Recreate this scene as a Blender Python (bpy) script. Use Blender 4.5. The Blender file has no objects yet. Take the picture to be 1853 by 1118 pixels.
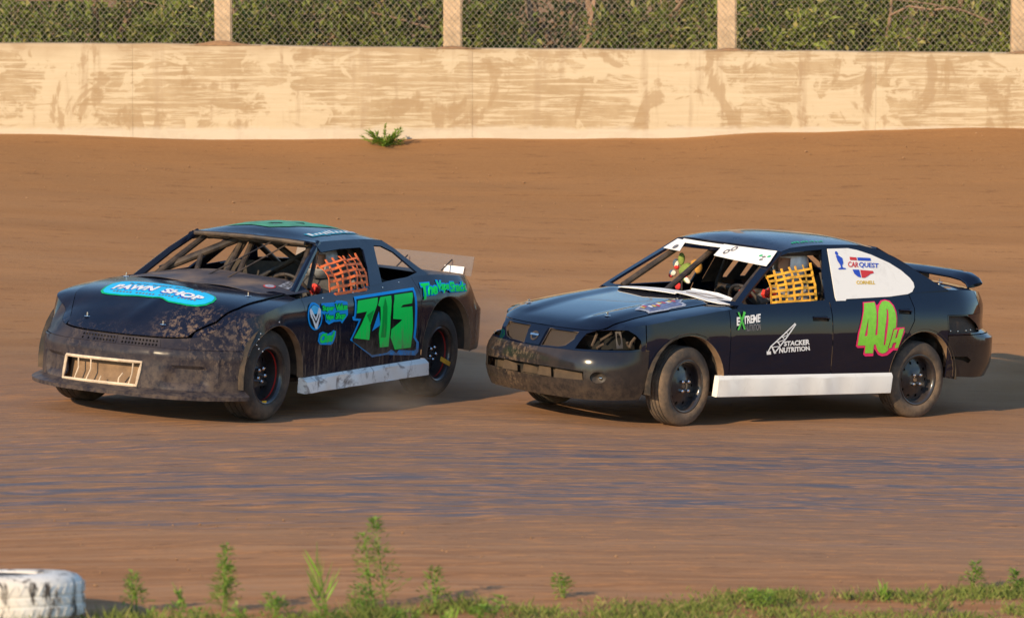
import bpy, bmesh, math, random
from mathutils import Vector, Matrix
from mathutils.geometry import delaunay_2d_cdt

# ------------------------------------------------------------------ camera, sky, sun, exposure
SC = bpy.context.scene
COL = SC.collection
ELEV = math.radians(5.0); DIST = 40.0
cam_d = bpy.data.cameras.new('camera'); cam = bpy.data.objects.new('camera', cam_d); COL.objects.link(cam)
cam_d.sensor_width = 36.0; cam_d.lens = 9200.0/1853.0*36.0
cam_d.clip_start = 1.0; cam_d.clip_end = 3000.0
cam.location = (0, -DIST*math.cos(ELEV), DIST*math.sin(ELEV))
cam.rotation_euler = (math.pi/2-ELEV, 0, 0)
cam_d.dof.use_dof = True; cam_d.dof.focus_distance = 40.0; cam_d.dof.aperture_fstop = 3.4
SC.camera = cam
SUN_EL = math.radians(23.0); SUN_H = Vector((-.54, -.84)).normalized()
world = bpy.data.worlds.new('World'); SC.world = world; world.use_nodes = True
wn = world.node_tree.nodes; wn.clear()
sky = wn.new('ShaderNodeTexSky'); sky.sky_type = 'NISHITA'; sky.sun_disc = False
sky.sun_elevation = SUN_EL; sky.sun_rotation = math.atan2(SUN_H.x, SUN_H.y)
sky.air_density = 1.3; sky.dust_density = .15; sky.ozone_density = 4.0
bgn = wn.new('ShaderNodeBackground'); bgn.inputs['Strength'].default_value = 0.145
outn = wn.new('ShaderNodeOutputWorld')
world.node_tree.links.new(sky.outputs[0], bgn.inputs[0]); world.node_tree.links.new(bgn.outputs[0], outn.inputs[0])
sun_d = bpy.data.lights.new('sun', 'SUN'); sun_d.energy = 4.1; sun_d.angle = math.radians(.55); sun_d.color = (1.0, .76, .47)
sun = bpy.data.objects.new('sun', sun_d); COL.objects.link(sun)
to_sun = Vector((SUN_H.x*math.cos(SUN_EL), SUN_H.y*math.cos(SUN_EL), math.sin(SUN_EL)))
sun.rotation_euler = to_sun.to_track_quat('Z', 'Y').to_euler(); sun.location = to_sun*60
vs = SC.view_settings; vs.view_transform = 'Standard'; vs.look = 'None'; vs.exposure = 0.50; vs.gamma = 1.0; vs.use_curve_mapping = False
SC.cycles.use_denoising = True
SC.cycles.max_bounces = 6; SC.cycles.volume_bounces = 1; SC.cycles.transparent_max_bounces = 12
RND = random.Random(7)
# ---- shared shape functions (metres, car space: x forward, y left, z up, origin on the ground between the axles)
def pchip(tab, t):
    n = len(tab)
    if t <= tab[0][0]: return tab[0][1]
    if t >= tab[-1][0]: return tab[-1][1]
    i = 0
    while tab[i+1][0] < t: i += 1
    def sl(k): return (tab[k+1][1]-tab[k][1])/(tab[k+1][0]-tab[k][0])
    def tg(k):
        if k == 0: return sl(0)
        if k == n-1: return sl(n-2)
        a, b = sl(k-1), sl(k)
        return 0.0 if a*b <= 0 else 2*a*b/(a+b)
    h = tab[i+1][0]-tab[i][0]; s = (t-tab[i][0])/h
    a, b, m0, m1 = tab[i][1], tab[i+1][1], tg(i)*h, tg(i+1)*h
    return (2*s**3-3*s*s+1)*a+(s**3-2*s*s+s)*m0+(3*s*s-2*s**3)*b+(s**3-s*s)*m1

def sstep(a, b, t):
    t = max(0.0, min(1.0, (t-a)/(b-a))); return t*t*(3-2*t)

class Shell:
    """lower body of a car: a plan outline pushed in by a height profile"""
    def __init__(s, plan, front, side, rear, zs, zc, fu, ru, wid=2.4, pw=.8):
        s.front, s.sideP, s.rear, s.zs, s.zc, s.wid, s.pw = front, side, rear, sorted(zs), sorted(zc), wid, pw
        P = [(plan[1][0], -plan[1][1])]+plan+[(plan[-2][0], -plan[-2][1])]
        pts = []
        for i in range(1, len(P)-2):
            for k in range(24):
                t = k/24
                pts.append(tuple(.5*((2*P[i][j])+(-P[i-1][j]+P[i+1][j])*t+(2*P[i-1][j]-5*P[i][j]+4*P[i+1][j]-P[i+2][j])*t*t+(-P[i-1][j]+3*P[i][j]-3*P[i+1][j]+P[i+2][j])*t**3) for j in (0, 1)))
        pts.append(plan[-1])
        s.pts = pts; s.U = [0.0]
        for a, b in zip(pts, pts[1:]): s.U.append(s.U[-1]+((a[0]-b[0])**2+(a[1]-b[1])**2)**.5)
        s.L = s.U[-1]
        s.fu = [s.u_x(fu[0]), s.u_x(fu[1])]; s.ru = [s.u_x(ru[0]), s.u_x(ru[1])]
        s.sh = []
        for k in range(161):
            u = s.L*k/160; p = s.low(u, s.zs_u(u)); s.sh.append(p)
    def _at(s, u):
        u = max(0.0, min(s.L-1e-6, u)); lo, hi = 0, len(s.U)-1
        while hi-lo > 1:
            m = (lo+hi)//2
            if s.U[m] <= u: lo = m
            else: hi = m
        t = (u-s.U[lo])/(s.U[hi]-s.U[lo]); a, b = s.pts[lo], s.pts[hi]
        # smooth normal from neighbours
        a0 = s.pts[max(0, lo-2)]; b0 = s.pts[min(len(s.pts)-1, hi+2)]
        dx, dy = b0[0]-a0[0], b0[1]-a0[1]; l = (dx*dx+dy*dy)**.5
        if u < .02: dx, dy, l = 0, 1, 1
        if u > s.L-.02: dx, dy, l = 0, -1, 1
        return a[0]+(b[0]-a[0])*t, a[1]+(b[1]-a[1])*t, dy/l, -dx/l
    def u_x(s, x):
        """arc length where the outline has this x"""
        for i in range(len(s.pts)-1):
            a, b = s.pts[i], s.pts[i+1]
            if a[0] >= x >= b[0] and a[0] != b[0]: return s.U[i]+(s.U[i+1]-s.U[i])*(a[0]-x)/(a[0]-b[0])
        return s.L if x < 0 else 0.0
    def u_y(s, y, rear=False):
        sg = -1 if y < 0 else 1; y = abs(y)
        R = range(len(s.pts)-2, -1, -1) if rear else range(len(s.pts)-1)
        for i in R:
            a, b = s.pts[i], s.pts[i+1]
            if min(a[1], b[1]) <= y <= max(a[1], b[1]) and a[1] != b[1]: return sg*(s.U[i]+(s.U[i+1]-s.U[i])*(y-a[1])/(b[1]-a[1]))
        return 0.0
    def zs_u(s, u): return pchip(s.zs, s._at(abs(u))[0])
    def low(s, u, z, off=0.0):
        sg = -1 if u < 0 else 1; a = abs(u); x, y, nx, ny = s._at(a)
        wf = 1-sstep(s.fu[0], s.fu[1], a); wr = sstep(s.ru[0], s.ru[1], a)
        d = (1-wf-wr)*pchip(s.sideP, z)+(wf*pchip(s.front, z) if wf else 0)+(wr*pchip(s.rear, z) if wr else 0)
        return (x+nx*(off-d), sg*max(0.0, y+ny*(off-d)), z)
    def side(s, x, z, off=0.0, sg=1):
        return s.low(sg*s.u_x(x), z, off)
    def shoulder(s, x):
        P = s.sh
        if x >= P[0][0]: return 1e-3, P[0][2]
        for a, b in zip(P, P[1:]):
            if a[0] >= x >= b[0]:
                t = (a[0]-x)/max(1e-9, a[0]-b[0]); return a[1]+(b[1]-a[1])*t, a[2]+(b[2]-a[2])*t
        return 1e-3, P[-1][2]
    def top(s, x, y, off=0.0):
        ys, z0 = s.shoulder(x); r = min(1.0, abs(y)/max(ys, 1e-3))
        zc = pchip(s.zc, x)
        return (x, y, z0+(zc-z0)*(1-r**s.wid)**s.pw+off)

class Cabin:
    """roof and pillars: side planes leaning in, a bowed windscreen plane and a crowned roof"""
    def __init__(s, y0, z0, k, xa, xc, bow, roofc, roofe, bow_r=.1, yref=.72):
        s.y0, s.z0, s.k, s.xa, s.xc, s.bow, s.rc, s.re, s.bow_r, s.yref = y0, z0, k, sorted(xa), sorted(xc), bow, sorted(roofc), sorted(roofe), bow_r, yref
    def ys(s, z): return s.y0-s.k*(z-s.z0)
    def side(s, x, z, off=0.0, sg=1): return (x, sg*(s.ys(z)+off), z+off*s.k)
    def screen(s, y, z, off=0.0): return (pchip(s.xa, z)+s.bow*(1-(y/s.ys(z))**2)+off*.6, y, z+off*.8)
    def back(s, y, z, off=0.0): return (pchip(s.xc, z)-s.bow_r*(1-(y/s.ys(z))**2)-off*.5, y, z+off*.85)
    def roof(s, x, y, off=0.0):
        e = pchip(s.re, x); r = min(1.0, abs(y)/s.ys(e)); c = pchip(s.rc, x)
        return (x, y, e+(c-e)*(1-r**2.2)+off)

SH1 = Shell([(2.20,0),(2.17,.35),(2.08,.585),(1.93,.765),(1.74,.872),(1.37,.92),(.9,.905),(0,.90),(-.9,.905),(-1.37,.92),(-1.8,.90),(-2.04,.845),(-2.14,.6),(-2.17,0)],
    front=[(.18,.02),(.26,.02),(.46,.025),(.525,.03),(.545,.06),(.62,.10),(.70,.17),(.8,.24)],
    side=[(.18,0),(.33,0),(.55,0),(.7,.01),(.82,.03),(.88,.065),(.92,.10),(.97,.135)],
    rear=[(.30,.05),(.38,.0),(.66,.0),(.70,.03),(.84,.09),(.93,.15),(.97,.18)],
    zs=[(2.2,.60),(2.1,.615),(2.0,.645),(1.9,.69),(1.74,.75),(1.5,.815),(1.2,.86),(.9,.885),(.56,.90),(-.05,.915),(-.86,.955),(-1.2,.96),(-1.6,.94),(-1.9,.92),(-2.17,.915)],
    zc=[(2.1,.60),(2.05,.635),(1.95,.70),(1.8,.785),(1.6,.862),(1.4,.895),(1.0,.92),(.6,.94),(-1.2,.985),(-1.6,.965),(-2.04,.925)],
    fu=(1.9,1.55), ru=(-1.7,-2.02))
CB1 = Cabin(.82,.9,.8, xa=[(.9,.70),(.95,.66),(1.25,.13)], xc=[(.95,-1.25),(1.23,-.84)], bow=.10,
    roofc=[(.23,1.265),(.05,1.315),(-.15,1.335),(-.45,1.34),(-.7,1.305),(-.95,1.235)], roofe=[(.23,1.245),(.0,1.25),(-.5,1.245),(-.84,1.225),(-.95,1.21)])
SH2 = Shell([(2.18,0),(2.165,.3),(2.10,.56),(1.93,.735),(1.7,.785),(1.27,.835),(.5,.85),(-.5,.85),(-1.27,.845),(-1.8,.82),(-2.15,.73),(-2.34,.5),(-2.40,0)],
    front=[(.18,.06),(.26,.02),(.34,0),(.48,0),(.54,.03),(.60,.06),(.66,.09),(.72,.14),(.8,.2)],
    side=[(.18,.03),(.3,.01),(.45,0),(.62,0),(.75,.012),(.85,.03),(.90,.05),(.955,.0775),(1.0,.10),(1.05,.125)],
    rear=[(.28,.06),(.36,.02),(.45,0),(.62,0),(.655,.04),(.70,.09),(.85,.09),(.95,.12),(1.03,.18)],
    zs=[(2.18,.705),(2.1,.712),(1.95,.738),(1.8,.757),(1.7,.775),(1.27,.84),(.8,.895),(.3,.925),(-.5,.955),(-1.2,1.0),(-1.6,1.015),(-1.9,1.005),(-2.15,.985),(-2.4,.965)],
    zc=[(2.055,.706),(2.0,.738),(1.9,.775),(1.7,.82),(1.4,.87),(1.1,.905),(.75,.945),(-1.5,1.055),(-1.9,1.05),(-2.12,1.03),(-2.24,.975)],
    fu=(2.0,1.62), ru=(-1.75,-2.2), wid=2.6, pw=.7)
CB2 = Cabin(.80,.9,.5, xa=[(.9,.77),(.93,.73),(1.31,.14),(1.4,.0)], xc=[(1.0,-1.6),(1.05,-1.52),(1.35,-.92)], bow=.11,
    roofc=[(.25,1.335),(.1,1.39),(-.1,1.415),(-.3,1.425),(-.65,1.415),(-.9,1.385),(-1.05,1.345)], roofe=[(.25,1.29),(.14,1.315),(0,1.345),(-.35,1.365),(-.66,1.365),(-.95,1.325),(-1.05,1.295)])
# ---- end of shape functions
# ------------------------------------------------------------------ mesh helpers
def lerp(a, b, t): return a+(b-a)*t
class MB:
    """collects faces; build() links them as one mesh object"""
    def __init__(s): s.v, s.f, s.m = [], [], []
    def add(s, v, f, m=0):
        o = len(s.v); s.v += [tuple(p) for p in v]; s.f += [tuple(i+o for i in q) for q in f]; s.m += [m]*len(f); return s
    def box(s, c, d, R=None, m=0):
        v = [Vector((x*d[0]/2, y*d[1]/2, z*d[2]/2)) for x in (-1, 1) for y in (-1, 1) for z in (-1, 1)]
        if R is not None: v = [R @ p for p in v]
        c = Vector(c)
        return s.add([p+c for p in v], [(0,1,3,2),(4,6,7,5),(0,4,5,1),(2,3,7,6),(0,2,6,4),(1,5,7,3)], m)
    def tube(s, pts, r, n=8, m=0, cap=True):
        pts = [Vector(p) for p in pts]; rr = r if isinstance(r, (list, tuple)) else [r]*len(pts)
        rings = []; up = None
        for i, p in enumerate(pts):
            t = (pts[min(i+1, len(pts)-1)]-pts[max(i-1, 0)]).normalized()
            if up is None:
                up = Vector((0, 0, 1)) if abs(t.z) < .9 else Vector((1, 0, 0))
            a = t.cross(up).normalized(); b = a.cross(t).normalized(); up = b
            rings.append([p+(a*math.cos(k*2*math.pi/n)+b*math.sin(k*2*math.pi/n))*rr[i] for k in range(n)])
        v = [q for g in rings for q in g]; f = []
        for i in range(len(pts)-1):
            for k in range(n): f.append((i*n+k, i*n+(k+1)%n, (i+1)*n+(k+1)%n, (i+1)*n+k))
        if cap: f.append(tuple(range(n-1, -1, -1))); f.append(tuple((len(pts)-1)*n+k for k in range(n)))
        return s.add(v, f, m)
    def lathe(s, prof, n=40, m=0, axis='y', c=(0, 0, 0), sg=1):
        v = []; f = []
        for r, h in prof:
            for k in range(n):
                a = 2*math.pi*k/n
                p = (r*math.cos(a), sg*h, r*math.sin(a)) if axis == 'y' else ((r*math.cos(a), r*math.sin(a), h) if axis == 'z' else (sg*h, r*math.cos(a), r*math.sin(a)))
                v.append((p[0]+c[0], p[1]+c[1], p[2]+c[2]))
        for i in range(len(prof)-1):
            for k in range(n): f.append((i*n+k, i*n+(k+1)%n, (i+1)*n+(k+1)%n, (i+1)*n+k))
        return s.add(v, f, m)
    def build(s, name, mats, parent=None, smooth=True, sharp=35, solid=0.0, out=None, loc=None):
        me = bpy.data.meshes.new(name); me.from_pydata(s.v, [], s.f)
        mats = mats if isinstance(mats, (list, tuple)) else [mats]
        for q in mats: me.materials.append(q)
        if len(mats) > 1: me.polygons.foreach_set('material_index', s.m)
        if out is not None:      # make the faces look away from a point
            bm = bmesh.new(); bm.from_mesh(me); cc = Vector(out); d = 0.0
            for fc in bm.faces: d += fc.normal.dot(fc.calc_center_median()-cc)*fc.calc_area()
            if d < 0: bmesh.ops.reverse_faces(bm, faces=bm.faces[:])
            bm.to_mesh(me); bm.free()
        elif solid == 0:
            bm = bmesh.new(); bm.from_mesh(me); bmesh.ops.recalc_face_normals(bm, faces=bm.faces[:]); bm.to_mesh(me); bm.free()
        if smooth:
            me.polygons.foreach_set('use_smooth', [True]*len(me.polygons)); me.set_sharp_from_angle(angle=math.radians(sharp))
        me.update()
        o = bpy.data.objects.new(name, me); COL.objects.link(o)
        if parent is not None: o.parent = parent
        if loc is not None: o.location = loc
        if solid:
            md = o.modifiers.new('thickness', 'SOLIDIFY'); md.thickness = solid; md.offset = -1
            es = o.modifiers.new('crisp_edges', 'EDGE_SPLIT'); es.split_angle = math.radians(38)
        return o
def tag(o, label=None, cat=None, group=None, kind=None):
    if label: o['label'] = label
    if cat: o['category'] = cat
    if group: o['group'] = group
    if kind: o['kind'] = kind
    return o
def empty(name, loc=(0, 0, 0), mat=None):
    o = bpy.data.objects.new(name, None); COL.objects.link(o); o.empty_display_size = .2
    if mat is not None: o.matrix_world = mat
    else: o.location = loc
    return o
def inside(p, poly):
    x, y = p; c = False; j = len(poly)-1
    for i in range(len(poly)):
        xi, yi = poly[i]; xj, yj = poly[j]
        if (yi > y) != (yj > y) and x < (xj-xi)*(y-yi)/(yj-yi)+xi: c = not c
        j = i
    return c
def dens(poly, step):
    o = []
    for a, b in zip(poly, poly[1:]+poly[:1]):
        n = max(1, int(math.ceil(math.hypot(a[0]-b[0], a[1]-b[1])/step)))
        o += [(lerp(a[0], b[0], k/n), lerp(a[1], b[1], k/n)) for k in range(n)]
    return o
def flat(outer, holes=(), step=.06):
    """triangulate a flat outline with holes, with inner points so that it can be bent"""
    loops = [dens(outer, step)]+[dens(h, step) for h in holes]
    V = []; E = []
    for L in loops:
        o = len(V); V += L; E += [(o+i, o+(i+1) % len(L)) for i in range(len(L))]
    xs = [p[0] for p in outer]; ys = [p[1] for p in outer]
    nx = int((max(xs)-min(xs))/step)+1; ny = int((max(ys)-min(ys))/step)+1
    bpts = list(V); cell = {}
    for p in bpts: cell.setdefault((int(p[0]//step), int(p[1]//step)), []).append(p)
    for i in range(nx):
        for j in range(ny):
            p = (min(xs)+(i+.5)*step, min(ys)+(j+.5)*step)
            if not inside(p, loops[0]) or any(inside(p, h) for h in loops[1:]): continue
            ci, cj = int(p[0]//step), int(p[1]//step); ok = True
            for a in (-1, 0, 1):
                for b in (-1, 0, 1):
                    for q in cell.get((ci+a, cj+b), ()):
                        if (p[0]-q[0])**2+(p[1]-q[1])**2 < (step*.45)**2: ok = False
            if ok: V.append(p)
    r = delaunay_2d_cdt([Vector(p) for p in V], E, [], 0, 1e-6)
    v = [(p.x, p.y) for p in r[0]]; F = []
    for f in r[2]:
        c = (sum(v[i][0] for i in f)/3, sum(v[i][1] for i in f)/3)
        if inside(c, loops[0]) and not any(inside(c, h) for h in loops[1:]): F.append(tuple(f))
    return v, F
def patch(mb, surf, outer, holes=(), step=.06, off=0.0, m=0):
    v, f = flat(outer, holes, step)
    return mb.add([surf(a, b, off) for a, b in v], f, m)
def circ(cx, cy, r, n=20, ry=None, a0=0, a1=360):
    ry = r if ry is None else ry; full = a1-a0 >= 360
    return [(cx+r*math.cos(math.radians(a0+(a1-a0)*k/(n if full else n-1))), cy+ry*math.sin(math.radians(a0+(a1-a0)*k/(n if full else n-1)))) for k in range(n)]
_tc = {}
def text2d(s, bold=0.0, shear=0.0, space=1.0):
    """lettering as flat triangles in a unit box"""
    key = (s, bold, shear, space)
    if key in _tc: return _tc[key]
    cu = bpy.data.curves.new('lettering', 'FONT'); cu.body = s; cu.offset = bold; cu.shear = shear; cu.space_character = space; cu.resolution_u = 3; cu.fill_mode = 'FRONT'
    ob = bpy.data.objects.new('lettering', cu); COL.objects.link(ob)
    dg = bpy.context.evaluated_depsgraph_get(); dg.update(); me = ob.evaluated_get(dg).to_mesh()
    v = [(p.co.x, p.co.y) for p in me.vertices]; f = [tuple(p.vertices) for p in me.polygons]
    ob.evaluated_get(dg).to_mesh_clear(); bpy.data.objects.remove(ob); bpy.data.curves.remove(cu)
    x0, x1 = min(p[0] for p in v), max(p[0] for p in v); y0, y1 = min(p[1] for p in v), max(p[1] for p in v)
    v = [((p[0]-x0)/(x1-x0), (p[1]-y0)/(y1-y0)) for p in v]
    _tc[key] = (v, f); return v, f
def quadmap(q, s, t):
    return tuple((q[0][i]*(1-s)+q[1][i]*s)*(1-t)+(q[3][i]*(1-s)+q[2][i]*s)*t for i in (0, 1))
def letters(mb, surf, s, q, off, bold=.02, shear=0.0, space=1.0, m=0, grow=0.0):
    v, f = text2d(s, bold, shear, space); out = []
    for a, b in v:
        a = .5+(a-.5)*(1+grow); b = .5+(b-.5)*(1+grow*1.6)
        x, y = quadmap(q, a, b); out.append(surf(x, y, off))
    return mb.add(out, f, m)

def scribble(mb, surf, q, off, n, seed, grow=0.0):
    """handwriting too small to read: slanted strokes of uneven height on a base stroke"""
    R = random.Random(seed)
    for i in range(n):
        s0 = (i+.1)/n; w = .62/n; h = R.choice((.55, .6, 1.0, .5, .9)); b = R.choice((0, 0, -.15))
        c = [quadmap(q, s0-grow/n, b-grow), quadmap(q, s0+w+grow/n, b-grow), quadmap(q, s0+w+.25/n+grow/n, h+grow), quadmap(q, s0+.25/n-grow/n, h+grow)]
        mb.add([surf(x, y, off) for x, y in c], [(0, 1, 2, 3)])
    return mb
# ------------------------------------------------------------------ materials
class N:
    def __init__(s, name):
        s.mat = bpy.data.materials.new(name); s.mat.use_nodes = True; s.t = s.mat.node_tree; s.n = s.t.nodes; s.b = s.n['Principled BSDF']
    def new(s, ty, **kw):
        o = s.n.new(ty)
        for k, v in kw.items(): setattr(o, k, v)
        return o
    def link(s, a, b): s.t.links.new(a, b)
    def val(s, sock, v):
        if hasattr(v, 'is_output'): s.link(v, sock)
        else: sock.default_value = v
    def math(s, op, a, b=0.0, clamp=False):
        o = s.new('ShaderNodeMath', operation=op, use_clamp=clamp); s.val(o.inputs[0], a); s.val(o.inputs[1], b); return o.outputs[0]
    def rng(s, v, a, b, c=0.0, d=1.0, smooth=True):
        o = s.new('ShaderNodeMapRange', interpolation_type='SMOOTHSTEP' if smooth else 'LINEAR'); o.clamp = True
        s.val(o.inputs['Value'], v)
        for k, x in zip(('From Min', 'From Max', 'To Min', 'To Max'), (a, b, c, d)): s.val(o.inputs[k], x)
        return o.outputs['Result']
    def co(s, scale=(1, 1, 1), rot=(0, 0, 0), loc=(0, 0, 0)):
        if not hasattr(s, '_tc'): s._tc = s.new('ShaderNodeTexCoord')
        mp = s.new('ShaderNodeMapping'); s.link(s._tc.outputs['Object'], mp.inputs[0]); mp.inputs['Scale'].default_value = scale; mp.inputs['Rotation'].default_value = rot; mp.inputs['Location'].default_value = loc
        return mp.outputs[0]
    def xyz(s):
        if not hasattr(s, '_tc'): s._tc = s.new('ShaderNodeTexCoord')
        o = s.new('ShaderNodeSeparateXYZ'); s.link(s._tc.outputs['Object'], o.inputs[0]); return o.outputs
    def noise(s, vec, scale, detail=4, rough=.6, dist=0.0):
        o = s.new('ShaderNodeTexNoise'); s.link(vec, o.inputs['Vector']); o.inputs['Scale'].default_value = scale; o.inputs['Detail'].default_value = detail; o.inputs['Roughness'].default_value = rough; o.inputs['Distortion'].default_value = dist
        return o.outputs['Fac']
    def mix(s, f, a, b):
        o = s.new('ShaderNodeMix', data_type='RGBA'); s.val(o.inputs[0], f)
        s.val(o.inputs[6], a if hasattr(a, 'is_output') else (*a, 1)); s.val(o.inputs[7], b if hasattr(b, 'is_output') else (*b, 1)); return o.outputs[2]
    def bump(s, h, strength=.3, dist=.01):
        o = s.new('ShaderNodeBump'); o.inputs['Strength'].default_value = strength; o.inputs['Distance'].default_value = dist; s.link(h, o.inputs['Height']); s.link(o.outputs[0], s.b.inputs['Normal'])
    def set(s, **kw):
        for k, v in kw.items():
            k = k.replace('_', ' '); s.val(s.b.inputs[k], (*v, 1) if isinstance(v, tuple) and len(v) == 3 else v)
        return s.mat
DUST = (.30, .20, .125)
def simple(name, col, rough=.5, metal=0.0, var=.15, sc=14, dust=0.0, coat=0.0, bump=0.0, spec=.5):
    n = N(name); f = n.noise(n.co(), sc, 5)
    d = tuple(c*(1-var) for c in col); l = tuple(min(1, c*(1+var)) for c in col)
    c = n.mix(n.rng(f, .3, .7), d, l)
    if dust:
        g = n.math('MULTIPLY', n.rng(n.noise(n.co(), 5, 6, .7), .35, .75), dust); c = n.mix(g, c, DUST)
        r = n.math('ADD', n.math('MULTIPLY', g, .5), rough, True); n.set(Roughness=r)
    else: n.set(Roughness=rough)
    if bump: n.bump(n.noise(n.co(), sc*4, 4), bump, .006)
    return n.set(Base_Color=c, Metallic=metal, Coat_Weight=coat, Coat_Roughness=.12, Specular_IOR_Level=spec)
def paint(name, col, rough=.3, coat=.5, coat_r=.12, film=.12, zlo=.2, zhi=.6, low=.6, splats=(), streak=0.0, dcol=DUST, dent=.12, sn=21):
    """car paint under road dust: thin film everywhere, heavier low down, thrown splashes"""
    n = N(name); X, Y, Z = n.xyz()
    big = n.noise(n.co(), 2.2, 5, .6); fine = n.noise(n.co(), 16, 6, .7)
    g = n.math('MULTIPLY', n.rng(big, .35, .75), film)
    lo = n.math('MULTIPLY', n.rng(Z, zhi, zlo), n.math('MULTIPLY', n.rng(fine, .25, .7), low)); g = n.math('MAXIMUM', g, lo)
    if streak:
        st = n.noise(n.co((9, 9, 1.1)), 3, 5, .7); g = n.math('MAXIMUM', g, n.math('MULTIPLY', n.math('MULTIPLY', n.rng(st, .5, .68), n.rng(Z, .72, .42)), streak))
    for (x, y, z, r, a) in splats:
        v = n.new('ShaderNodeVectorMath', operation='DISTANCE'); n.link(n._tc.outputs['Object'], v.inputs[0]); v.inputs[1].default_value = (x, y, z)
        k = n.math('MULTIPLY', n.rng(v.outputs['Value'], r, r*.25), n.rng(n.noise(n.co((1, 1, .7)), sn, 9, .80), .49, .58)); g = n.math('MAXIMUM', g, n.math('MULTIPLY', k, a))
    n.set(Base_Color=n.mix(g, col, dcol), Roughness=n.math('ADD', n.math('MULTIPLY', g, .55), rough, True), Coat_Weight=n.math('MULTIPLY', n.math('SUBTRACT', 1.0, g, True), coat), Coat_Roughness=coat_r, Specular_IOR_Level=n.math('MULTIPLY', g, .4), Coat_IOR=1.5)
    n.bump(n.math('ADD', n.noise(n.co(), 2.6, 3), n.math('MULTIPLY', n.noise(n.co(), 7.0, 2), .3)), dent, .012)
    return n.mat
NAVY = (.0075, .0115, .030)
m_paint1 = paint('navy_paint_dusty', (.0045, .0075, .020), .36, .75, .12, film=.03, zlo=.2, zhi=.55, low=.28, splats=[(1.93,.50,.66,.40,.50),(1.78,.86,.60,.34,.5),(1.55,.90,.52,.3,.3)], streak=.7, dent=.22)
m_nose1 = paint('nose_plastic_dusty', (.010, .013, .026), .5, .3, .25, film=.22, zlo=.05, zhi=.80, low=.50, dcol=(.20, .145, .105), splats=[(1.9,.75,.5,.5,.40),(2.1,-.3,.45,.5,.25)])
m_paint2 = paint('navy_paint_gloss', (.0035, .0062, .018), .3, 1.0, .03, film=.004, zlo=.1, zhi=.40, low=.08)
m_bump2 = paint('bumper_plastic', (.014, .014, .017), .36, .9, .16, film=.10, zlo=.05, zhi=.58, low=.24, splats=[(2.15,-.2,.46,.45,.35)])
m_black = simple('flat_black_metal', (.012, .011, .012), .6, dust=.25)
m_cage = simple('cage_tube_dusty', (.018, .015, .014), .5, dust=.30)
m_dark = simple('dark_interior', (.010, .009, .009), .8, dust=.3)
m_dustmet = simple('dusty_sheet_metal', (.16, .10, .06), .8, dust=.8)
m_insert = simple('shaded_muddy_plate', (.055, .037, .024), .85, dust=.16)  # dusty metal, its colour darkened for the shade inside the openings
m_pit = simple('unlit_black', (.004, .004, .004), .9)  # black put in for the deep shade behind the headlamp openings
m_rubber = simple('tyre_rubber', (.030, .025, .022), .8, dust=.42, bump=.3)
m_rubber2 = simple('tyre_rubber_dusty', (.06, .048, .040), .85, dust=.62, bump=.3)
m_rim = simple('black_steel_wheel', (.010, .011, .016), .3, coat=.5, dust=.12)
m_chrome = simple('chrome', (.75, .74, .72), .18, 1.0, .05)
m_red = simple('red_paint', (.45, .02, .015), .5)
m_yellow = simple('yellow_tape', (.75, .42, .02), .6)
m_white1 = None
def whitepanel(name, dirt, scale):
    n = N(name); a = n.noise(n.co((1, 1, 1)), scale, 6, .7, 1.2); k = n.math('MULTIPLY', n.rng(a, .52, .66), dirt)
    c = n.mix(k, (.86, .84, .80), (.16, .12, .10))
    return n.set(Base_Color=c, Roughness=.55)
m_white1 = whitepanel('scuffed_white_plastic', .85, 4.5)
m_white2 = whitepanel('white_plastic', .10, 5)
m_green = paint('green_vinyl', (.01, .86, .12), .45, .1, .3, film=.02, zlo=.36, zhi=.60, low=.8, streak=.9, dcol=(.20, .16, .11))
m_greend = paint('dark_green_vinyl', (.005, .40, .06), .45, .1, .3, film=.04, zlo=.38, zhi=.62, low=.85, streak=.9, dcol=(.18, .14, .10))
m_blue = paint('blue_vinyl', (.01, .34, .86), .45, .1, .3, film=.04, zlo=.38, zhi=.55, low=.85, streak=.7, dcol=(.16, .13, .10))
m_blk = paint('black_vinyl', (.008, .008, .010), .45, .1, .3, film=.06, zlo=.38, zhi=.66, low=.5, streak=.8, dcol=(.20, .15, .11))
m_cyan = simple('cyan_vinyl', (.01, .48, .86), .5, var=.05)
m_hgreen = simple('green_edge_vinyl', (.0, .38, .14), .5, var=.1)
m_wht = simple('white_vinyl', (.80, .80, .80), .5, var=.05)
m_grey = simple('grey_vinyl', (.16, .15, .16), .5, var=.2)
m_lime = simple('lime_vinyl', (.22, .62, .04), .45, var=.08, sc=30)
m_pink = simple('pink_vinyl', (.82, .02, .14), .45, var=.08)
m_vred = simple('red_vinyl', (.60, .03, .03), .5, var=.08)
m_vblue = simple('royal_blue_vinyl', (.02, .07, .50), .5, var=.08)
m_vyel = simple('yellow_vinyl', (.75, .50, .05), .5, var=.1)
m_orange = simple('orange_webbing', (.86, .17, .035), .75, var=.12, sc=60)
m_amber = simple('amber_webbing', (.88, .42, .03), .75, var=.12, sc=60)
m_cowl1 = paint('dusty_cowl_sheet', (.05, .055, .075), .5, .2, .3, film=.75, zlo=.2, zhi=.5, low=.2)
m_silver = simple('silver_sticker', (.45, .46, .50), .35, .3, .3, 40)
m_suit = simple('driver_suit', (.05, .05, .055), .8, var=.3)
m_suitw = simple('grey_suit', (.16, .16, .17), .8, var=.25, sc=9)
m_helm = simple('white_helmet', (.75, .74, .72), .3, coat=.5)
m_skin = simple('skin', (.50, .27, .18), .5, var=.08)
m_glove = simple('red_glove', (.55, .03, .02), .7)
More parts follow.
